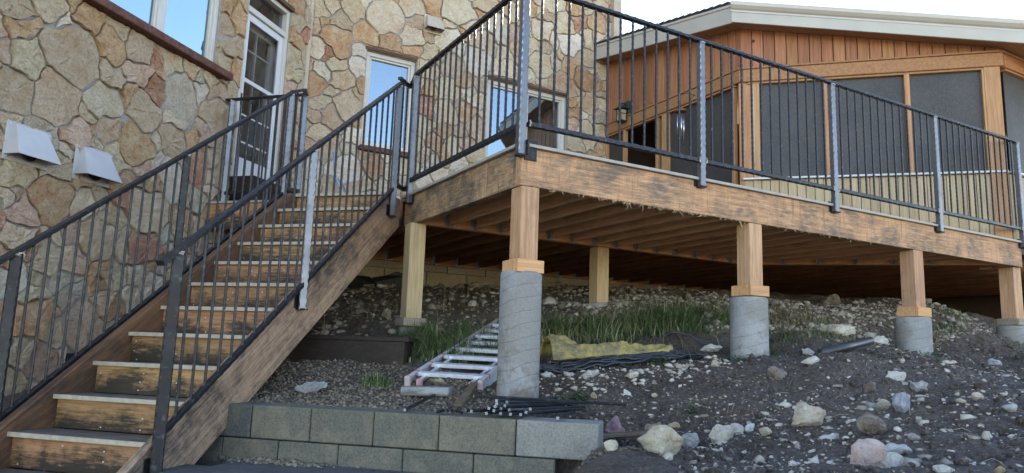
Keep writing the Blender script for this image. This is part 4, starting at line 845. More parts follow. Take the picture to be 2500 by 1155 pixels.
# joists, hung with metal hangers
hsrc = None; x = 2.86
def hang(x, yend, j):
    global hsrc, H0
    if hsrc is None:
        h_ = MB(); h_.box(x-.026, x-.0215, yend-.045, yend-.002, 1.189, 1.33); h_.box(x+.0215, x+.026, yend-.045, yend-.002, 1.189, 1.33); h_.box(x-.026, x+.026, yend-.045, yend-.002, 1.182, 1.188)
        h_.box(x-.055, x-.0265, yend-.006, yend-.002, 1.185, 1.32); h_.box(x+.0265, x+.055, yend-.006, yend-.002, 1.185, 1.32)
        hsrc = make('joist_hanger', h_, M['hanger'], j); H0 = WLOC[hsrc.name]-Vector((x, yend, 0))
    else: inst(hsrc, H0+Vector((x, yend, 0)), j)
while x < 9.0:
    yend = YM-.002 if x < 6.85 else 13.29-x-.06
    if yend-4.42 > .3:
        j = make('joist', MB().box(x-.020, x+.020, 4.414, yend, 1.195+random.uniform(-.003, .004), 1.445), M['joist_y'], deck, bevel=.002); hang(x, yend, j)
    x += .289
x = 2.30
while x < 12.8:
    ys = YM+.083 if x > 2.45 else 6.85
    if x > 6.9: ys = max(4.5, 13.45-x+.06)
    if x > 9.0: ys = 4.5
    j = make('joist', MB().box(x-.020, x+.020, ys, 9.332, 1.20+random.uniform(-.003, .004), 1.445), M['joist_shaded'], deck, bevel=.002); hang(x, 9.335, j)
    x += .40 if x > 7.2 else .345
make('end_joist', MB().frame_box((9.16, 4.6, 1.31), X_, Y_, Z_, .03, .17, .13), M['joist_y'], deck)
# splinters torn loose along the lower front edge
mb = MB(); rr = random.Random(4)
for i in range(130):
    x = rr.choice([rr.uniform(2.6, 4.7), rr.uniform(3.1, 4.2), rr.uniform(2.6, 6.6)]); L = rr.uniform(.006, .035) if rr.random() < .95 else rr.uniform(.05, .085); a = rr.uniform(-1.2, 1.2); y = 4.337+rr.uniform(0, .012)
    p_ = Vector((x, y, ZB+.003)); mb.tube([p_, p_+Vector((math.sin(a)*L*.5, -.004, -L*.5)), p_+Vector((math.sin(a)*L+rr.uniform(-.01, .01), .002, -L*.8))], [.0022, .0018, .0008], 3)
make('torn_fibres', mb, M['splinter'], deck, kind='stuff')

# support posts: concrete pier, collar of short boards, timber post
def support(x, y, D, ptop, gbase, ctop, w_, mat, label, cmat='collar', cz=(.555, .645), pmat='pier', grp='deck posts'):
    t_ = thing('support_post', (x, y, gbase), label, 'post', grp)
    if D: make('concrete_pier', MB().lathe((x+.0, y+.02), [(D/2, gbase-.25), (D/2, ptop-.012), (D/2-.008, ptop)], 36), M[pmat], t_, label=None).modifiers.new('b', 'EDGE_SPLIT')
    make('timber_post', MB().frame_box((x, y, ((ptop+.002 if D else gbase-.2)+ZB-.002)/2), X_, Y_, Z_, w_/2, w_/2, (ZB-.004-(ptop if D else gbase-.2))/2), M[mat], t_, bevel=.006)
    if cz:
        h = w_/2; th = .034; z0, z1 = cz
        for (c, ax, l_) in (((x, y-h-th/2-.001, 0), X_, h+th), ((x, y+h+th/2+.001, 0), X_, h+th)):
            make('collar_board', MB().frame_box((c[0], c[1], (z0+z1)/2), ax, Y_, Z_, l_, th/2, (z1-z0)/2), M[cmat], t_, bevel=.003)
        for c in (x-h-th/2-.001, x+h+th/2+.001):
            make('collar_board', MB().frame_box((c, y, (z0+z1)/2+.001), X_, Y_, Z_, th/2, h-.001, (z1-z0)/2), M[cmat], t_, bevel=.003)
    return t_
support(2.575, 4.412, .295, .565, -.42, 0, .150, 'post', 'corner deck post on the tallest concrete pier')
support(4.845, 4.412, .318, .535, -.05, 0, .153, 'post', 'middle deck post on a mud stained concrete pier beside the cable coil', cz=(.545, .635))
support(7.19, 4.412, .335, .49, .04, 0, .158, 'post', 'third front deck post on a short dark grey concrete pier', cz=(.495, .59))
support(9.17, 4.46, .30, .50, .25, 0, .165, 'post', 'deck post at the far right edge on a pale speckled pier', cmat='collarold', cz=(.505, .58))
support(2.52, 6.36, .20, .205, .03, 0, .155, 'postpale', 'pale timber post at the stair head on a small white pier', cmat='collarold', cz=(.21, .285))
support(4.70, 6.40, .26, .56, .42, 0, .155, 'postpale', 'pale timber post in the tall grass under the middle of the deck', cz=None)

# ================================================================ STAIR
RISE, RUN, R0 = .2035, .2765, -.213
stair = thing('staircase', st(-2.9, -.55, -.72), 'steep wooden stair with stained risers and pale edged treads', 'staircase')
def noze(run): return ZD+RISE/RUN*(run-R0)
for (o0, o1, mat, up_, lab) in ((-.06, 0.0, 'stringer', .015, 'weathered right stringer with bare brown wood'), (-1.10, -1.035, 'stringerdark', .06, 'dark stained left stringer')):
    lo, hi = -3.36, -.005
    zl = noze(lo)+up_; prof = [(hi, ZD-.006 if up_ > .02 else ZD-.03), (R0+.05, ZD-.006 if up_ > .02 else ZD-.03), (lo, zl), (lo, -1.0), (lo+.32, -1.0), (hi, noze(hi)-.46)]
    prof[1] = (((ZD-.006 if up_ > .02 else ZD-.03)-ZD-up_)/(RISE/RUN)+R0, prof[0][1])
    mb = MB(); mb.prism([st(a, o0, z) for a, z in prof], N*(o1-o0)); s_ = make('stringer', mb, M[mat], stair, bevel=.005, label=lab)
# the grain follows the slope: turn the mesh frame, not the shape
for o_ in [c for c in stair.children if c.name.startswith('stringer')]:
    ang = Matrix.Rotation(math.atan2(RISE, RUN), 4, 'Y') @ Matrix.Rotation(-math.pi/4, 4, 'Z')
    o_.data.transform(ang); o_.matrix_local = Matrix.Translation(o_.location) @ ang.inverted()
tw = (-1.033, -.062); tc = (tw[0]+tw[1])/2; th = (tw[1]-tw[0])/2
def turned(o_):      # local X across the stair, so the grain of the risers runs sideways
    R_ = Matrix.Rotation(math.pi/4, 4, 'Z'); o_.data.transform(R_); o_.matrix_local = Matrix.Translation(o_.location) @ R_.inverted(); return o_
rr = random.Random(9); screws = MB()
for k in range(0, 12):
    run = R0-RUN*k; z = ZD-RISE*k
    ext = .03 if k == 10 else 0
    turned(make('tread', MB().frame_box(st(run+.012+.066, tc, z-.012), N, S, Z_, th, .066, .011), M['tread'], stair, bevel=.002))
    if k: turned(make('tread', MB().frame_box(st(run+.012+.066+.138, tc, z-.012), N, S, Z_, th, .066, .011), M['tread'], stair, bevel=.002))
    turned(make('nosing', MB().frame_box(st(run+.002, tc+rr.uniform(-.004, .004), z-.0125), N, S, Z_, th+.004, .010, .0135), M['nosing'], stair, bevel=.002))
    zb = z-RISE+.001 if k < 11 else -1.0
    turned(make('riser', MB().frame_box(st(run+.045, tc, (z-.026+zb)/2), N, S, Z_, th, .014, (z-.026-zb)/2), M['riser'], stair, bevel=.001))
    for c in (-.43, -.12, .18, .42):
        for q in (.04, .10, .15):
            if rr.random() < .55: p_ = st(run+.030, tc+c+rr.uniform(-.03, .03), z-.026-q+rr.uniform(-.015, .015)); screws.frame_box(p_, N, S, Z_, .0035, .002, .0035)
make('screw_heads', screws, M['screw'], stair, kind='stuff')
# step under the door
step = make('door_step', MB().frame_box(W(OA, UA, NA_, .80, 1.66, .18), UA, NA_, Z_, .48, .17, .175), M['boxwood'], bevel=.006)
tag(step, 'dark wooden box step below the white entrance door', 'step')

# ================================================================ RAILINGS
ZR = 2.665; BAL = .0165
def baluster_proto(L): return MB().hammered((0, 0, 0), (0, 0, L), BAL, BAL, .024, (.0006, .0046), (0, 1, 0), .0008)
protos = {}
def baluster(parent, q, L):
    L = round(L, 2)
    if (L) not in protos:
        mb = baluster_proto(L); o_ = make('baluster', mb, M['steel'], parent, loc=(0, 0, 0)); protos[L] = o_; WLOC[o_.name] = Vector(q); o_.location = Vector(q)-wloc(parent); return o_
    return inst(protos[L], q, parent)
def rpost(parent, q, z0, z1, w_=.054, mat='steelpost', face=None):
    x, y = q[0], q[1]
    o_ = make('rail_post', MB().hammered((x, y, z0), (x, y, z1), w_, w_, .030, (.002, .0085), (0, 1, 0), .0015), M[mat], parent)
    make('post_cap', MB().frame_box((x, y, z1+.003), X_, Y_, Z_, w_*.42, w_*.42, .004), M['weld'], o_)
    make('weld', MB().tube([(x-.02, y-w_*.52, z1-.012), (x, y-w_*.56, z1-.006), (x+.022, y-w_*.52, z1-.012)], .006, 6), M['weld'], o_)
    return o_
def bracket(parent, q, n_, z0, z1, u):
    q = Vector((q[0], q[1], 0)); make('bracket', MB().frame_box(q-n_*.034+Z_*((z0+z1)/2), u, n_, Z_, .058, .005, (z1-z0)/2), M['steeldark'], parent, bevel=.002)
    make('foot_cap', MB().frame_box(q+Z_*(z0-.004), u, n_, Z_, .033, .033, .006), M['steeldark'], parent, bevel=.002)

# --- long deck railing
rl = thing('deck_railing', (5.8, 4.30, 1.40), 'long black steel railing with hammered balusters along the front of the deck', 'railing', 'black steel railings')
XP = [2.485, 4.185, 5.87, 7.545, 9.20]; yF = 4.303
ZT = [2.80, 2.70, 2.685, 2.665, 2.655]
for i, x in enumerate(XP):
    if i == 0: continue
    rpost(rl, (x, yF), 1.395, ZR-.012); bracket(rl, (x, yF), Vector((0, -1, 0)), 1.40, 1.50, X_)
make('top_rail', MB().hammered((2.50, yF, ZR), (9.235, yF, ZR), .046, .030, .04, (.001, .0065)), M['steel'], rl)
for i in range(4):
    a, b = XP[i], XP[i+1]
    make('bottom_rail', MB().hammered((a+.028, yF, 1.615), (b-.028, yF, 1.615), .038, .036, .04, (.001, .007)), M['steel'], rl)
    for k in range(1, 14): baluster(rl, (a+(b-a)*k/14, yF, 1.632), 1.02)
    for e, x in ((a, .035), (b, -.035)): make('weld', MB().tube([(e+x, yF-.02, 1.595), (e+x*1.1, yF-.025, 1.618), (e+x, yF-.02, 1.64)], .007, 6), M['weld'], rl)
# --- left face of the deck and the short return to the stair
rs_ = thing('deck_railing', (2.46, 5.5, 1.40), 'steel railing on the left face of the deck between its corner and the stair head', 'railing', 'black steel railings')
xF = 2.458
pc = rpost(rs_, (2.462, 4.306), 1.385, 2.95, .060); bracket(rs_, (2.462, 4.306), Vector((-1, 0, 0)), 1.38, 1.49, Y_)
make('corner_plate', MB().frame_box((2.56, 4.329, 1.435), X_, Y_, Z_, .05, .005, .075), M['steeldark'], rs_, bevel=.002)
make('top_rail', MB().hammered((xF, 4.30, ZR), (xF, 6.43, ZR-.0), .046, .032, .04, (.001, .0065)), M['steel'], rs_)
make('bottom_rail', MB().hammered((xF, 4.34, 1.60), (xF, 6.38, 1.60), .036, .042, .04, (.001, .006)), M['steel'], rs_)
for k in range(1, 18): baluster(rs_, (xF, 4.31+(6.41-4.31)*k/18, 1.622), 1.02)
rpost(rs_, (xF, 6.415), 1.375, ZR-.012); bracket(rs_, (xF, 6.415), Vector((-1, 0, 0)), 1.38, 1.50, Y_)
A_, B_, C_ = st(-.25, .032, 2.60), Vector((2.475, 6.60, 2.60)), Vector((xF, 6.44, 2.64))
make('return_rail', MB().hammered(A_, B_, .045, .028, .04, (.001, .006)).hammered(B_, C_, .045, .028, .04, (.001, .006)), M['steel'], rs_)
A2, B2, C2 = st(-.24, .032, 1.545), Vector((2.475, 6.60, 1.545)), Vector((xF, 6.43, 1.56))
make('return_rail', MB().hammered(A2, B2, .036, .036, .04, (.001, .006)).hammered(B2, C2, .036, .036, .04, (.001, .006)), M['steel'], rs_)
for f in (.35, .75): q = A2.lerp(B2, f); baluster(rs_, (q.x, q.y, 1.56), 1.02)
q = B2.lerp(C2, .5); baluster(rs_, (q.x, q.y, 1.56), 1.02)

def lz(run, h): return noze(run)+h
def stair_rail(off, label, runs, tops, over, mids, mats=('steelpost', 'steelpost', 'steelpost'), bot=.055):
    t_ = thing('stair_railing', st(-3.0, off, -.7), label, 'railing', 'black steel railings')
    H = 1.085
    make('top_rail', MB().hammered(st(runs[0]-over, off, lz(runs[0]-over, H)), st(runs[-1]+.03, off, lz(runs[-1]+.03, H)), .050, .030, .04, (.001, .0065), (0, 0, 1)), M['steel'], t_)
    make('bottom_rail', MB().hammered(st(runs[0], off, lz(runs[0], bot)), st(runs[-1], off, lz(runs[-1], bot)), .036, .034, .04, (.001, .006)), M['steel'], t_)
    if over > .1: make('rail_end_cap', MB().frame_box(st(runs[0]-over-.003, off, lz(runs[0]-over, H)), N, (S+Z_*.736).normalized(), (Z_-S*.736).normalized(), .026, .003, .016), M['steeldark'], t_)
    for i, r_ in enumerate(runs):
        q = st(r_, off, 0); z0 = lz(r_, (-.17, -.14, -.22)[i] if off > -.5 else (-.10, -.02, -.12)[i])
        rpost(t_, (q.x, q.y), z0, lz(r_, H)-.02, .056 if i else .064, mats[i])
        if off > -.5: bracket(t_, (q.x, q.y), N, z0+.005, z0+.11, S)
    nb = int((runs[1]-runs[0])/.1185)
    for i in range(2):
        a, b = runs[i], runs[i+1]; n = round((b-a)/.106)
        for k in range(1, n):
            r_ = a+(b-a)*k/n; q = st(r_, off, 0); baluster(t_, (q.x, q.y, lz(r_, bot+.012)), 1.02)
    return t_
stair_rail(.032, 'right hand stair railing with a bright steel middle post and a free handrail end', (-2.995, -1.675, -.25), None, .13, None, ('steeldark', 'steelbright', 'steelpost'))
stair_rail(-1.135, 'left hand stair railing running past the dryer vents', (-3.0, -1.65, -.28), None, .55, None, ('steeldark', 'steeldark', 'steelpost'))
# --- landing guard between the stair and the house wall
lg = thing('landing_railing', st(.14, -1.75, 1.5), 'short landing railing in front of the entrance door', 'railing', 'black steel railings')
g0, g1 = st(.15, -2.235, 2.66), st(.15, -1.235, 2.66)
make('top_rail', MB().hammered(g0, g1, .044, .026, .04, (.001, .006)), M['steel'], lg)
make('bottom_rail', MB().hammered(st(.15, -2.22, 1.60), st(.15, -1.25, 1.60), .036, .036, .04, (.001, .006)), M['steel'], lg)
for o_ in (-2.16, -1.25): q = st(.15, o_, 0); rpost(lg, (q.x, q.y), 1.40, 2.645, .054)
for k in range(1, 8): q = st(.15, -2.16+.91*k/8, 0); baluster(lg, (q.x, q.y, 1.615), 1.03)
make('return_rail', MB().hammered(st(-.27, -1.135, 2.53), st(-.08, -1.12, 2.62), .046, .028, .04, (.001, .006)).hammered(st(-.08, -1.12, 2.62), st(.15, -1.24, 2.66), .046, .028, .04, (.001, .006)), M['steel'], lg)
make('return_rail', MB().hammered(st(-.27, -1.135, 1.53), st(.15, -1.24, 1.60), .036, .036, .04, (.001, .006)), M['steel'], lg)
for f in (.35, .7): q = st(-.27, -1.135, 0).lerp(st(.15, -1.24, 0), f); baluster(lg, (q.x, q.y, 1.58), 1.02)

# ================================================================ RETAINING WALL AND PATIO
WU3, WN3 = Vector((.731, -.682, 0)).normalized(), Vector((-.682, -.731, 0)).normalized(); WO3 = Vector((2.15, 3.65, 0))
def wp(a, h, z): return WO3+WU3*a+WN3*h+Z_*z
rw = thing('retaining_wall', wp(-.6, 0, -.8), 'low dry laid retaining wall of large grey brown concrete blocks beside the stair foot', 'retaining wall')
rr = random.Random(21)
# block joints along the wall, from the place they hold in the real wall
TOPJ = [-3.35, -2.95, -2.54, -2.13, -1.722, -1.317, -.904, -.492, -.03, .443]
LOWJ = [-3.55, -3.14, -2.73, -2.32, -1.905, -1.515, -1.116, -.703, -.271, .204]
def block(a0, a1, z0, z1, dep, mat, out=0.0, lab=None):
    g = .003; yaw = rr.uniform(-.010, .010); u = (WU3+WN3*yaw).normalized(); n_ = u.cross(Z_)*1.0
    n_ = n_ if n_.dot(WN3) > 0 else -n_
    c = wp((a0+a1)/2, out-dep/2+rr.uniform(-.004, .004), (z0+z1)/2)
    return make('block', MB().frame_box(c, u, n_, Z_, (a1-a0)/2-g, dep/2, (z1-z0)/2-.002), M[mat], rw, bevel=.006, label=lab)
for i in range(len(TOPJ)-1):
    mat = 'blockdark' if i < 4 else 'block'
    if i == len(TOPJ)-2: mat = 'blockpale'
    block(TOPJ[i], TOPJ[i+1], -.578, -.375, .26, mat, .0, 'pale scuffed end block' if mat == 'blockpale' else None)
for i in range(len(LOWJ)-1): block(LOWJ[i], LOWJ[i+1], -.782, -.580, .26, 'blockdark' if i < 4 else 'block', .008)
# patio of dark wet pavers at the stair foot
patio = bpy.data.objects.new('patio', None); COL.objects.link(patio); patio.location = (1.0, 3.2, -.76); WLOC[patio.name] = Vector((1.0, 3.2, -.76)); patio['kind'] = 'structure'
mb = MB(); q = [wp(-1.72, .03, -.80), wp(.30, .03, -.80), wp(.30, 2.2, -.80), wp(-1.65, 2.2, -.80)]; mb.prism(q, (0, 0, .055)); make('paving_bed', mb, M['soil'], patio)
src = None
for j in range(7):
    for i in range(13):
        a = -3.55+i*.30+(j % 2)*.15; h = .035+j*.30
        if a+.30 > .31: continue
        q_ = wp(a+.15, h+.15, 0)-P
        if q_.dot(N) < .10: continue
        c = wp(a+.15, h+.15, -.722+rr.uniform(-.0015, .0015))
        if src is None: src = make('paver', MB().frame_box(c, WU3, WN3, Z_, .147, .147, .022), M['paver'], patio, bevel=.004)
        else: inst(src, c, patio)

# ================================================================ LOOSE STONES
ICO_V = None
def ico(sub):
    import bmesh
    bm = bmesh.new(); bmesh.ops.create_icosphere(bm, subdivisions=sub, radius=1.0)
    v = np.array([x.co[:] for x in bm.verts]); f = np.array([[a.index for a in x.verts] for x in bm.faces]); bm.free(); return v, f
I1, I3 = ico(1), ico(4)
def rough_rock(v, r_, cuts, amp):
    v = v.copy()
    for _ in range(cuts):                       # flat fracture faces
        d = r_.normal(size=3); d /= np.linalg.norm(d); k = r_.uniform(.38, .78); t_ = v @ d; m_ = t_ > k
        v[m_] -= np.outer((t_[m_]-k)*.93, d)
    ph = r_.uniform(0, 9, (6, 3)); fr = r_.normal(size=(6, 3))*3.2
    w_ = sum(np.sin(v @ fr[i]+ph[i, 0])/(1+.35*i) for i in range(6)); v *= (1+amp*w_[:, None]*.35)
    return v
def scatter(name, n, pos, size, mat, seed, flat=(.4, .75), sink=.25, tone=None, zmin=None):
    """n little broken stones joined into one mesh; pos(n)->x,y ; size(n)"""
    r_ = np.random.default_rng(seed); bases = [rough_rock(I1[0], r_, 6, .5)*np.array([1, r_.uniform(.55, 1), 1]) for _ in range(14)]; fb = I1[1]; nv = len(I1[0])
    x, y = pos(r_, n); s_ = size(r_, n); z = ground_z(x, y); n = len(x)
    if zmin is not None: z = np.maximum(z, zmin)
    Vs = np.empty((n, nv, 3)); kinds = r_.integers(0, 14, n); ang = r_.uniform(0, 2*np.pi, n); fl = r_.uniform(*flat, n); el = r_.uniform(.65, 1.0, n)
    for i in range(n):
        v = bases[kinds[i]]*np.array([1, el[i], fl[i]])*s_[i]; c, sn = np.cos(ang[i]), np.sin(ang[i])
        tx = r_.uniform(-.6, .6); v = np.c_[v[:, 0], v[:, 1]*np.cos(tx)-v[:, 2]*np.sin(tx), v[:, 1]*np.sin(tx)+v[:, 2]*np.cos(tx)]
        Vs[i] = np.c_[v[:, 0]*c-v[:, 1]*sn+x[i], v[:, 0]*sn+v[:, 1]*c+y[i], v[:, 2]+z[i]+s_[i]*fl[i]*(.5-sink)]
    F_ = (fb[None]+(np.arange(n)*nv)[:, None, None]).reshape(-1, 3); tn = np.repeat(r_.random(n) if tone is None else tone(r_, n), nv)
    return np_mesh(name, Vs.reshape(-1, 3), F_, mat, tn, kind='stuff')
def region(poly):
    P_ = np.array(poly); lo, hi = P_.min(0), P_.max(0)
    def inside(x, y):
        c = np.zeros(len(x), bool); j = len(P_)-1
        for i in range(len(P_)):
            a, b = P_[i], P_[j]; m_ = ((a[1] > y) != (b[1] > y)) & (x < (b[0]-a[0])*(y-a[1])/(b[1]-a[1]+1e-12)+a[0]); c ^= m_; j = i
        return c
    def f(r_, n):
        xs, ys = [], []
        while sum(map(len, xs)) < n:
            x = r_.uniform(lo[0], hi[0], n); y = r_.uniform(lo[1], hi[1], n); m_ = inside(x, y); xs.append(x[m_]); ys.append(y[m_])
        return np.concatenate(xs)[:n], np.concatenate(ys)[:n]
    return f
# gravel bed behind the wall and at its end
gpoly = [(.1, 5.55), (.8, 5.18), (2.28, 3.82), (2.36, 3.72), (2.52, 4.1), (2.5, 4.9), (2.35, 5.4), (1.5, 6.0), (.3, 6.4)]
scatter('gravel', 11000, region(gpoly), lambda r_, n: r_.gamma(3.5, .0022, n)+.003, M['pebble_gravel'], 1, tone=lambda r_, n: np.clip(r_.normal(.45, .25, n), 0, 1))
epoly = [(2.42, 3.3), (2.95, 3.75), (3.15, 3.45), (2.95, 2.9), (2.55, 2.75), (2.15, 3.1)]
scatter('gravel', 4200, region(epoly), lambda r_, n: r_.gamma(3.5, .0022, n)+.003, M['pebble_gravel'], 2, tone=lambda r_, n: r_.choice([.05, .15, .9, 1.0, .3], n))
scatter('gravel', 420, lambda r_, n: ((WO[0]+WU[0]*(a := r_.normal(-1.5, .17, n))+WN[0]*(b := np.abs(r_.normal(.03, .05, n))+.02)), (WO[1]+WU[1]*a+WN[1]*b)), lambda r_, n: r_.gamma(4, .0025, n)+.004, M['pebble_gravel'], 3, sink=.0, zmin=-.702, tone=lambda r_, n: r_.uniform(.3, .8, n))
# stones in the dug soil of the slope
spoly = [(2.45, 4.5), (3.2, 4.9), (4.7, 4.6), (6.9, 4.5), (9.0, 4.6), (9.4, 3.0), (6.0, 1.2), (3.2, .7), (2.0, .8), (2.2, 2.4), (2.75, 3.5)]
pf = region(spoly)
def clumped(r_, n):
    x, y = pf(r_, n*3); d = vnoise(x, y, 1.3)+.6*vnoise(x+7, y, 3.7)+r_.normal(0, .16, n*3); k = np.argsort(-d)[:n]; return x[k], y[k]
scatter('small_stones', 6000, pf, lambda r_, n: .0022+r_.gamma(1.6, .0024, n), M['pebble_pale'], 4)
scatter('small_stones', 2100, clumped, lambda r_, n: .005+r_.gamma(1.3, .0075, n), M['pebble_pale'], 5, sink=.42, flat=(.3, .7))
scatter('small_stones', 500, region([(2.6, 3.2), (3.6, 3.9), (4.6, 2.6), (4.4, 1.5), (3.0, .9), (2.6, 2.2)]), lambda r_, n: .007+r_.gamma(1.4, .009, n), M['pebble_pale'], 15, sink=.42, flat=(.3, .7), tone=lambda r_, n: r_.uniform(.3, .8, n))
scatter('soil_clods', 5200, pf, lambda r_, n: .006+r_.gamma(2.0, .0052, n), M['soil'], 6, flat=(.6, .9), sink=.4)
# the stony bank in front of and under the deck
bpoly = [(4.6, 5.5), (5.4, 5.0), (6.9, 4.55), (9.3, 4.55), (9.6, 5.7), (8.3, 5.7), (7.0, 6.4), (5.4, 6.9), (4.3, 6.9)]
scatter('bank_stones', 5200, region(bpoly), lambda r_, n: .005+r_.gamma(1.5, .0095, n), M['pebble_pale'], 7, tone=lambda r_, n: np.clip(r_.normal(.42, .22, n), 0, 1), sink=.3)
upoly = [(1.9, 6.1), (4.6, 5.6), (6.6, 6.4), (7.0, 9.2), (2.3, 9.2), (1.6, 7.6)]
scatter('bank_stones', 2400, region(upoly), lambda r_, n: .008+r_.gamma(1.8, .010, n), M['pebble_pale'], 8, tone=lambda r_, n: np.clip(r_.normal(.25, .2, n), 0, 1), sink=.3)
# rows of pale shards near the cable
scatter('pale_shards', 300, lambda r_, n: ((t_ := r_.uniform(0, 1, n))*1.75+2.85+r_.normal(0, .05, n), 4.62-.25*t_+r_.normal(0, .13, n)), lambda r_, n: .004+r_.gamma(1.5, .009, n), M['pebble_pale'], 9, tone=lambda r_, n: r_.uniform(.45, .8, n), flat=(.3, .6))

def m_rock(nm, cols, sc, soil): return m_stone(nm, tuple(tuple(min(.80, q*1.32) for q in c) for c in cols), sc, soil)
ROCKMAT = {'cream': m_rock('rock_cream', ((.58, .52, .40), (.42, .34, .22), (.68, .64, .55)), 1.3, .15), 'white': m_rock('rock_white', ((.64, .62, .56), (.50, .47, .41), (.74, .73, .69)), 1.3, .12),
 'mauve': m_rock('rock_mauve', ((.28, .18, .20), (.17, .10, .12), (.40, .30, .31)), 2, .4), 'tan': m_rock('rock_tan', ((.36, .30, .21), (.24, .19, .13), (.46, .40, .30)), 1.5, .5),
 'grey': m_rock('rock_grey', ((.36, .37, .36), (.25, .255, .25), (.47, .47, .45)), 1.3, .35), 'yellow': m_rock('rock_yellow', ((.50, .44, .29), (.36, .29, .17), (.58, .54, .42)), 2, .25),
 'orange': m_rock('rock_orange', ((.46, .33, .21), (.34, .22, .13), (.54, .44, .33)), 2, .4), 'brown': m_rock('rock_brown', ((.24, .20, .165), (.15, .12, .10), (.37, .34, .29)), 1.5, .5),
 'pink': m_rock('rock_pink', ((.56, .42, .385), (.45, .31, .27), (.63, .56, .52)), 1.4, .15), 'blue': m_rock('rock_blue', ((.38, .40, .46), (.24, .26, .31), (.55, .58, .64)), 2, .3)}
CAMX, CAMY = np.array([.8687, -.494]), np.array([.494, .8687])
for i, line in enumerate(ROCKS.strip().split('\n')):
    a, lab = line.split('|'); x, y, w_, h_, c = a.split(); x, y, w_, h_ = map(float, (x, y, w_, h_))
    r_ = np.random.default_rng(100+i); big = w_ > .10
    base = I3[0] if big else ico(2)[0]; fs = I3[1] if big else ico(2)[1]
    v = rough_rock(base, r_, 24 if big else 10, .16)
    v = v/np.abs(v).max(0)
    dy = r_.uniform(.55, .95)*max(w_, h_)*.5; g = gz(x, y)
    sx, sz = w_*.54, h_*.62
    t_ = r_.uniform(-.35, .35); vx = v[:, 0]*sx; vz = v[:, 2]*sz; vx, vz = vx*np.cos(t_*.4)-vz*np.sin(t_*.4), vx*np.sin(t_*.4)+vz*np.cos(t_*.4)
    vy = v[:, 1]*dy
    if big:
        vz += .006*np.sin(vx*90+r_.uniform(0, 6))*np.sin(vy*80); vx += .003*np.sin(vz*150)
    pts = np.c_[x+vx*CAMX[0]+vy*CAMY[0], y+vx*CAMX[1]+vy*CAMY[1], g+sz*.66+vz]
    ob = make('rock', MB().add(pts.tolist(), [tuple(map(int, f)) for f in fs]), ROCKMAT[c], loc=(x, y, g), smooth=False)
    tag(ob, lab, 'rock', 'loose rocks on the slope')

# ================================================================ THINGS LYING ABOUT
def on_g(x, y, dz=0): return Vector((x, y, gz(x, y)+dz))
# --- aluminium extension ladder
NL, NR, FL_, FR = Vector((1.99, 5.03, 0)), Vector((2.44, 4.70, 0)), Vector((3.52, 6.60, 0)), Vector((4.02, 6.22, 0))
for q, z in ((NL, -.235), (NR, -.245), (FL_, .27), (FR, .31)): q.z = z
lad = thing('ladder', ((NL+NR)/2).to_tuple(), 'aluminium extension ladder lying on the gravel behind the corner pier', 'ladder')
across = (NR-NL).normalized(); along = ((FL_+FR)/2-(NL+NR)/2).normalized(); lup = across.cross(along).normalized()
if lup.z < 0: lup = -lup
Ll = ((FL_+FR)/2-(NL+NR)/2).length; c0 = (NL+NR)/2; Wd = (NR-NL).length/2
def lp(s_, w_, h_): return c0+along*s_+across*w_+lup*h_
for sec, (hw, h0, s0, s1) in enumerate(((Wd, 0.0, 0.0, Ll), (Wd-.075, -.025, .03, Ll*.97))):
    for sd_ in (-1, 1):
        mb = MB(); x = sd_*hw
        mb.frame_box(lp((s0+s1)/2, x, h0), along, across, lup, (s1-s0)/2, .003, .044)
        for hh in (-.042, .042): mb.frame_box(lp((s0+s1)/2, x-sd_*.013, h0+hh), along, across, lup, (s1-s0)/2, .013, .002)
        make('ladder_rail', mb, M['alu'], lad)
        make('end_cap', MB().frame_box(lp(s0-.008, x-sd_*.011, h0), along, across, lup, .018, .021, .048), M['palecap' if sec == 0 else 'pinkcap'], lad, bevel=.006)
    k = 0; s_ = .16+sec*.13
    while s_ < Ll*.97:
        mb = MB(); zz = h0+(.022 if sec == 0 else .012); mb.frame_box(lp(s_, 0, zz), along, across, lup, .028, hw-.026, .015)
        make('rung', mb, M['alu'], lad, bevel=.004)
        if sec == 0:
            for sd_ in (-1, 1): make('rung_cap', MB().frame_box(lp(s_, sd_*(hw-.012), zz+.006), along, across, lup, .022, .016, .018), M['pinkcap'], lad, bevel=.005)
        s_ += .27; k += 1
# --- dark timber box step
bx_ = thing('timber_edging', (1.85, 5.85, -.2), 'dark creosoted timber box step lying in the gravel in front of the pale post', 'timber step')
u_ = Vector((.80, -.60, 0)).normalized(); v_ = u_.cross(Z_); v_ = v_ if v_.y < 0 else -v_; bc = Vector((1.62, 6.12, 0))
make('side_plank', MB().frame_box(bc+v_*.13+Z_*-.06, u_, v_, Z_, .78, .022, .115), M['boxwood'], bx_, bevel=.005)
make('end_plank', MB().frame_box(bc+u_*.762+Z_*-.06, u_, v_, Z_, .020, .107, .115), M['boxwood'], bx_, bevel=.005)
for k in (-1, 1): make('top_plank', MB().frame_box(bc+v_*(k*.075)+Z_*.074, u_, v_, Z_, .81, .070, .019), M['boxwood'], bx_, bevel=.005)
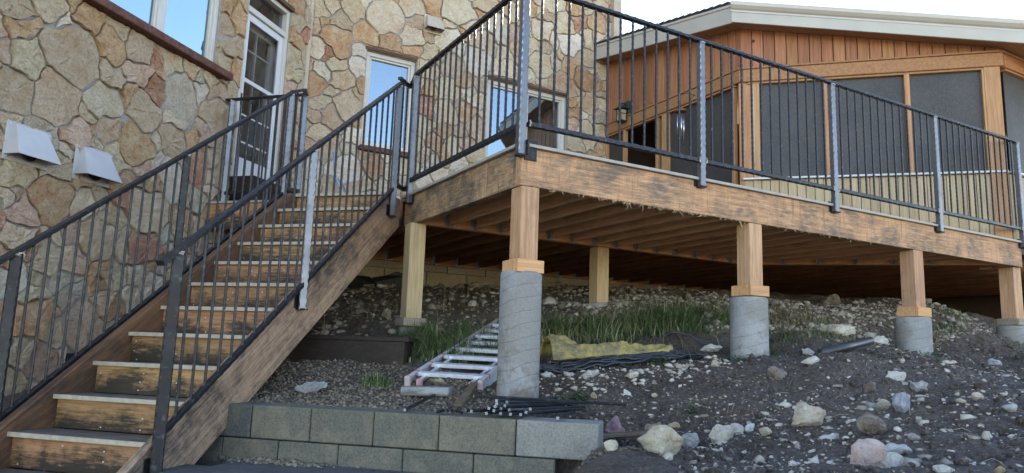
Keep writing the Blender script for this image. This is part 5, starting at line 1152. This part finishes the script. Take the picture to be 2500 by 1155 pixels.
# --- tarp: a long crumpled bundle
def tarp():
    A, B = Vector((3.22, 5.10, 0)), Vector((4.33, 4.86, 0)); D = (B-A).normalized(); Q = D.cross(Z_); Lg = (B-A).length; nu, nv_ = 110, 44; vs_ = []
    for i in range(nu+1):
        f = i/nu; c = A+D*(Lg*f); big = math.exp(-(f/.30)**2); hgt_ = .062+.10*big+.008*math.sin(f*14+1)+.022*math.exp(-((f-.62)/.12)**2); wd = .095+.06*big+.013*math.sin(f*11)
        for j in range(nv_+1):
            t_ = j/nv_*2-1; prof = max(0.0, 1-abs(t_)**2.2)**.7
            fold = .013*math.sin(f*13+t_*3.2+1.7*math.sin(f*5+t_))*prof+.007*math.sin(f*29-t_*6+2*math.sin(f*9))*prof+.008*math.sin(f*6+t_*9+2)*prof+.0025*math.sin(f*70+t_*17)*prof
            crease = -.022*math.exp(-((t_-.25-.8*(f-.3))/.10)**2)*(f < .7)
            q = c+Q*(t_*wd*(1+.07*math.sin(f*19+1)+.03*math.sin(f*41+t_)))
            vs_.append((q.x, q.y, gz(q.x, q.y)*.35+(-.035+.05*f)*.65+.028+hgt_*prof+fold*1.15+crease*prof))
    W_ = nv_+1; mb = MB().add(vs_, [(i*W_+j, i*W_+j+1, (i+1)*W_+j+1, (i+1)*W_+j) for i in range(nu) for j in range(nv_)])
    o_ = make('tarp', mb, M['tarp'], smooth=True); sm = o_.modifiers.new('solid', 'SOLIDIFY'); sm.thickness = .004
    return tag(o_, 'mud stained yellow tarp bundled on top of the black cables', 'tarp')
tarp()
# --- coil of black cable
def cable():
    rr = random.Random(12); mb = MB(); A, B = Vector((3.05, 5.02, 0)), Vector((4.68, 4.60, 0)); D = (B-A).normalized(); Q = D.cross(Z_)
    for k in range(11):
        pts = []; ha = rr.uniform(.055, .14); L0, L1 = rr.uniform(-.1, .25), rr.uniform(1.2, 1.64); ph = rr.uniform(0, 6); lift = rr.uniform(0, .035); cc = rr.uniform(-.045, .05)
        for i in range(57):
            a = 2*math.pi*i/56; s_ = (L0+L1)/2+(L1-L0)/2*math.cos(a); w_ = ha*math.sin(a)*(1+.25*math.sin(3*a+ph))+cc+.012*math.sin(5*a+ph)
            q = A+D*s_+Q*w_; pts.append((q.x, q.y, gz(q.x, q.y)+.012+lift+.012*math.sin(4*a+ph)))
        mb.tube(pts, .0105, 8, cap=False)
    return mb, A, D, Q
mb, A, D, Q = cable(); cb = thing('cable_coil', (3.9, 4.8, -.08), 'flattened coil of thick black cable beside the middle pier', 'cable')
make('coil', mb, M['cable'], cb, smooth=True)
pts = [A+D*(1.05+.62*f)+Q*(-.10-.16*math.sin(f*3.0)) for f in [i/20 for i in range(21)]]
pts = [(p_.x, p_.y, gz(p_.x, p_.y)+.03+.11*math.sin(math.pi*min(1, f*.98))) for p_, f in zip(pts, [i/20 for i in range(21)])]
make('raised_loop', MB().tube(pts, .009, 8), M['cable'], cb, smooth=True)
e0 = A+D*.62+Q*.07; e1 = e0+Q*.16+D*.10
make('loose_end', MB().tube([(e0.x, e0.y, gz(e0.x, e0.y)+.06), (e1.x, e1.y, gz(e1.x, e1.y)+.02)], .014, 10), M['cable'], cb)
# --- square steel bars left on the wall
BARS = [((1.66, 4.20), (2.10, 4.72), .0), ((1.98, 4.02), (2.52, 4.10), .01), ((1.93, 3.845), (2.62, 4.26), .02), ((2.00, 3.79), (2.62, 4.22), .012), ((2.02, 3.80), (2.66, 4.30), .040), ((2.04, 3.775), (2.60, 4.14), .028), ((2.055, 3.79), (2.72, 4.20), .050),
        ((2.07, 3.80), (2.66, 4.22), .065), ((2.085, 3.775), (2.63, 4.10), .012), ((2.10, 3.80), (2.74, 4.14), .038), ((2.12, 3.79), (2.80, 4.16), .055), ((2.085, 3.83), (2.70, 4.33), .080), ((2.16, 3.84), (2.86, 4.17), .070), ((2.15, 3.79), (2.84, 4.08), .030),
        ((2.12, 3.72), (2.60, 4.00), .012), ((2.17, 3.69), (2.78, 4.02), .012), ((2.20, 3.68), (2.80, 3.98), .026), ((2.24, 3.70), (2.85, 4.02), .042), ((2.30, 3.50), (2.74, 3.98), .008), ((2.03, 4.02), (3.00, 3.78), .095)]
BLAB = ['single dark bar resting apart on the gravel to the left of the pile', 'bar pointing left out of the back of the pile', 'bar with its end lying furthest left over the block edge', None, None, None, None, None, None, None, None, None, None, None, None, None, None, None,
        'lone bar lying across the pale end block', 'long bar crossing on top of the pile down towards the mauve rock']
for i, (p_, q_, l_) in enumerate(BARS):
    p_ = Vector((*p_, -.362+l_)); zq = max(gz(*q_)+.012, -.362)+l_*.6; q_ = Vector((*q_, zq)); dr = (q_-p_).normalized(); up = Vector((random.uniform(-.5, .5), random.uniform(-.5, .5), 1)).normalized()
    t_ = thing('steel_bar', p_.to_tuple(), BLAB[i] or 'square black steel bar with a cut shiny end in the pile on the block wall', 'steel bar', 'cut steel bars piled on the block wall')
    make('bar', MB().hammered(p_, q_, .0165, .0165, .03, (.0006, .003), up, .0005), M['barsteel'], t_)
    make('cut_end', MB().frame_box(p_-dr*.0015, dr, dr.cross(up).normalized(), dr.cross(up).normalized().cross(dr), .0018, .0080, .0080), M['cutend'], t_)
for i, (x, y) in enumerate([(1.83, 4.06), (1.86, 4.035), (1.90, 4.03), (1.93, 4.01)]):
    a = .4+i*.5; t_ = make('bar_offcut', MB().frame_box((x, y, -.358), (math.cos(a), math.sin(a), .15), (-math.sin(a), math.cos(a), 0), Z_, .026, .008, .008), M['barsteel'])
    tag(t_, 'short steel offcut on the block wall left of the bar pile', 'steel bar', 'short bar offcuts')
# --- boards, slab, pipe
tag(make('board', MB().bar((2.79, 3.75, gz(2.79, 3.75)+.085), (3.12, 3.62, gz(3.12, 3.62)+.05), .07, .024), M['oldboard'], bevel=.003), 'weathered grey board wedged at the right end of the block wall', 'board')
tag(make('board', MB().bar((2.06, 4.30, gz(2.06, 4.30)+.035), (2.36, 4.68, gz(2.36, 4.68)+.05), .055, .018), M['oldboard'], bevel=.003), 'brown wooden strip lying in the gravel beside the ladder foot', 'board')
tag(make('concrete_slab', MB().frame_box((2.05, 4.78, -.285), (.80, -.60, .02), (.6, .8, 0), Z_, .17, .09, .03), M['pier'], bevel=.006), 'small grey concrete slab under the near end of the ladder', 'slab')
pp = on_g(5.55, 4.02); tag(make('drain_pipe', MB().tube([(5.18, 3.98, gz(5.18, 3.98)+.07), (5.95, 4.06, gz(5.95, 4.06)+.10)], .035, 16), M['pipe'], smooth=True), 'black pipe poking out of the soil behind the mound', 'pipe')
for i, (x, z, w_, h_) in enumerate([(2.95, .83, .22, .13), (3.45, .86, .34, .17), (4.55, .84, .26, .13), (5.2, .88, .24, .12), (5.9, .88, .4, .12)]):
    rr_ = random.Random(i); pts = [(x+w_*math.cos(a)*rr_.uniform(.8, 1.1), 9.30-.05*math.sin(a*2), z+h_*max(-.6, math.sin(a))*rr_.uniform(.75, 1.1)) for a in [k*math.pi/6 for k in range(12)]]
    o_ = make('membrane_flap', MB().prism(pts, (0, .035, 0)), M['membrane']); tag(o_, ['crumpled black membrane flap beside the stair stringer', 'black membrane flap left of the pale post', 'black membrane flap behind the tan stones', 'black membrane flap left of the corner pier', 'black membrane flap in the dark right of the corner pier'][i], 'membrane')
# --- hose hanging behind the stair
tag(make('hose', MB().tube([(2.47, 9.30, 2.55), (2.50, 9.25, 2.2), (2.60, 9.1, 1.9), (2.66, 9.0, 1.50)], .018, 8), m_plain('blue_hose', (.25, .32, .48), .4), smooth=True), 'pale blue hose leaning on the stone wall behind the stair balusters', 'hose')

# ================================================================ GRASS
rr0 = random.Random(55)
def blades(name, n, centres, hrange, mat, seed, spread=.1, lean=.55, wid=.0028, tone=None, seg=4):
    r_ = np.random.default_rng(seed); C_ = np.array([(c[0], c[1]) for c in centres]); wts = np.array([c[2] for c in centres]); k = r_.choice(len(C_), n, p=wts/wts.sum()); sp = np.array([c[3] for c in centres])[k]
    x = C_[k, 0]+r_.normal(0, 1, n)*sp; y = C_[k, 1]+r_.normal(0, 1, n)*sp*.6; z = ground_z(x, y); H = (hrange[0]+(hrange[1]-hrange[0])*r_.beta(1.3, 1.7, n))*np.exp(-(((x-C_[k, 0])/sp)**2)*.16)
    a = (r_.uniform(0, 2*np.pi, len(C_)))[k]+r_.normal(0, 1.2, n); bend = r_.gamma(2.2, lean/2.2, n); V_ = np.empty((n, (seg+1)*2, 3)); w0 = wid*r_.uniform(.5, 1.9, n); pa = a+np.pi/2+r_.normal(0, .4, n)
    for s_ in range(seg+1):
        f = s_/seg; th_ = bend*f; px = H*(np.sin(th_))*f*.95; pz = H*f*np.cos(th_*.75)
        cx_, cy_ = x+np.cos(a)*px, y+np.sin(a)*px; w_ = w0*(1-f*.88)
        V_[:, 2*s_] = np.c_[cx_-np.cos(pa)*w_, cy_-np.sin(pa)*w_, z+pz]; V_[:, 2*s_+1] = np.c_[cx_+np.cos(pa)*w_, cy_+np.sin(pa)*w_, z+pz]
    q = np.array([[2*s_, 2*s_+1, 2*s_+3, 2*s_+2] for s_ in range(seg)]); F_ = (q[None]+(np.arange(n)*(seg+1)*2)[:, None, None]).reshape(-1, 4)
    tn = np.repeat(np.where(r_.random(n) < .15, r_.uniform(.85, 1, n), np.clip(r_.normal(.33, .2, n), 0, .8)) if tone is None else tone(r_, n), (seg+1)*2)
    return np_mesh(name, V_.reshape(-1, 3), F_, mat, tn, kind='stuff')
blades('grass', 7500, [(rr0.uniform(2.42, 3.25), rr0.uniform(5.5, 6.3), rr0.uniform(.4, 1), rr0.uniform(.05, .14)) for _ in range(18)], (.08, .28), M['grass'], 31, lean=1.8)
blades('grass', 10500, [(rr0.uniform(3.75, 5.45), rr0.uniform(5.25, 6.05), rr0.uniform(.4, 1), rr0.uniform(.06, .17)) for _ in range(30)], (.08, .27), M['grass'], 32, lean=2.0)
blades('grass', 700, [(1.83, 5.25, 1, .055)], (.05, .13), M['grass'], 33, lean=.8)
blades('dry_grass', 1500, [(6.1, 5.2, 1.0, .25), (6.5, 5.0, .8, .22), (5.7, 5.5, .6, .2), (5.0, 6.2, .4, .4), (7.7, 4.6, .4, .12)], (.08, .24), M['drygrass'], 34, lean=1.8)
blades('grass', 1300, [(5.6, 4.75, 1, .18), (6.1, 4.6, .8, .18), (8.4, 4.75, 1.2, .14), (9.0, 4.2, .9, .20), (8.8, 4.9, .5, .1), (5.15, 4.5, .6, .05)], (.04, .13), M['grass'], 35, lean=1.8)
blades('dry_grass', 500, [(3.4, 5.5, 1, .4), (4.4, 5.4, 1, .5), (2.6, 7.0, .5, .5), (3.4, 7.4, .4, .6)], (.2, .42), M['drygrass'], 36, lean=.75, wid=.0018)
def leafy(name, cx_, cy_, n, sp, seed):
    r_ = np.random.default_rng(seed); x = cx_+r_.normal(0, sp, n); y = cy_+r_.normal(0, sp*.7, n); z = ground_z(x, y)+r_.uniform(.005, .05, n); a = r_.uniform(0, 6.28, n); L = r_.uniform(.012, .028, n); tl = r_.uniform(-.5, .6, n)
    d = np.c_[np.cos(a), np.sin(a), tl]; e = np.c_[-np.sin(a), np.cos(a), r_.uniform(-.4, .4, n)]; c = np.c_[x, y, z]
    V_ = np.stack([c-d*L[:, None], c+e*(L*.42)[:, None], c+d*L[:, None], c-e*(L*.42)[:, None]], 1); F_ = (np.array([[0, 1, 2, 3]])[None]+(np.arange(n)*4)[:, None, None]).reshape(-1, 4)
    return np_mesh(name, V_.reshape(-1, 3), F_, M['weed'], np.repeat(r_.random(n), 4), kind='stuff')
for i_ in range(9): leafy('weeds', 3.9+i_*.19, 5.30+.05*math.sin(i_*2), 70, .10, 50+i_)
leafy('weeds', 3.02, 4.38, 170, .055, 41); leafy('weeds', 4.02, 4.62, 130, .06, 42); leafy('weeds', 4.7, 4.38, 160, .07, 43); leafy('weeds', 3.52, 3.72, 50, .04, 44); leafy('weeds', 7.0, 4.15, 120, .10, 45); leafy('weeds', 2.9, 4.4, 40, .03, 46)
# twigs and straw
mb = MB(); rr = random.Random(77)
for i in range(150):
    x, y = (rr.uniform(2.7, 4.4), rr.uniform(1.6, 4.4)) if i % 2 else (rr.uniform(5.0, 9.0), rr.uniform(2.6, 5.2)); a = rr.uniform(0, 6.28); L = rr.uniform(.03, .13); p_ = on_g(x, y, .006); x2, y2 = x+math.cos(a)*L, y+math.sin(a)*L
    mb.tube([p_, on_g((x+x2)/2, (y+y2)/2, .012+rr.uniform(0, .012)), on_g(x2, y2, .008)], rr.uniform(.0009, .0022), 4)
make('twigs', mb, m_plain('dry_twig', (.30, .24, .17), .8), kind='stuff')
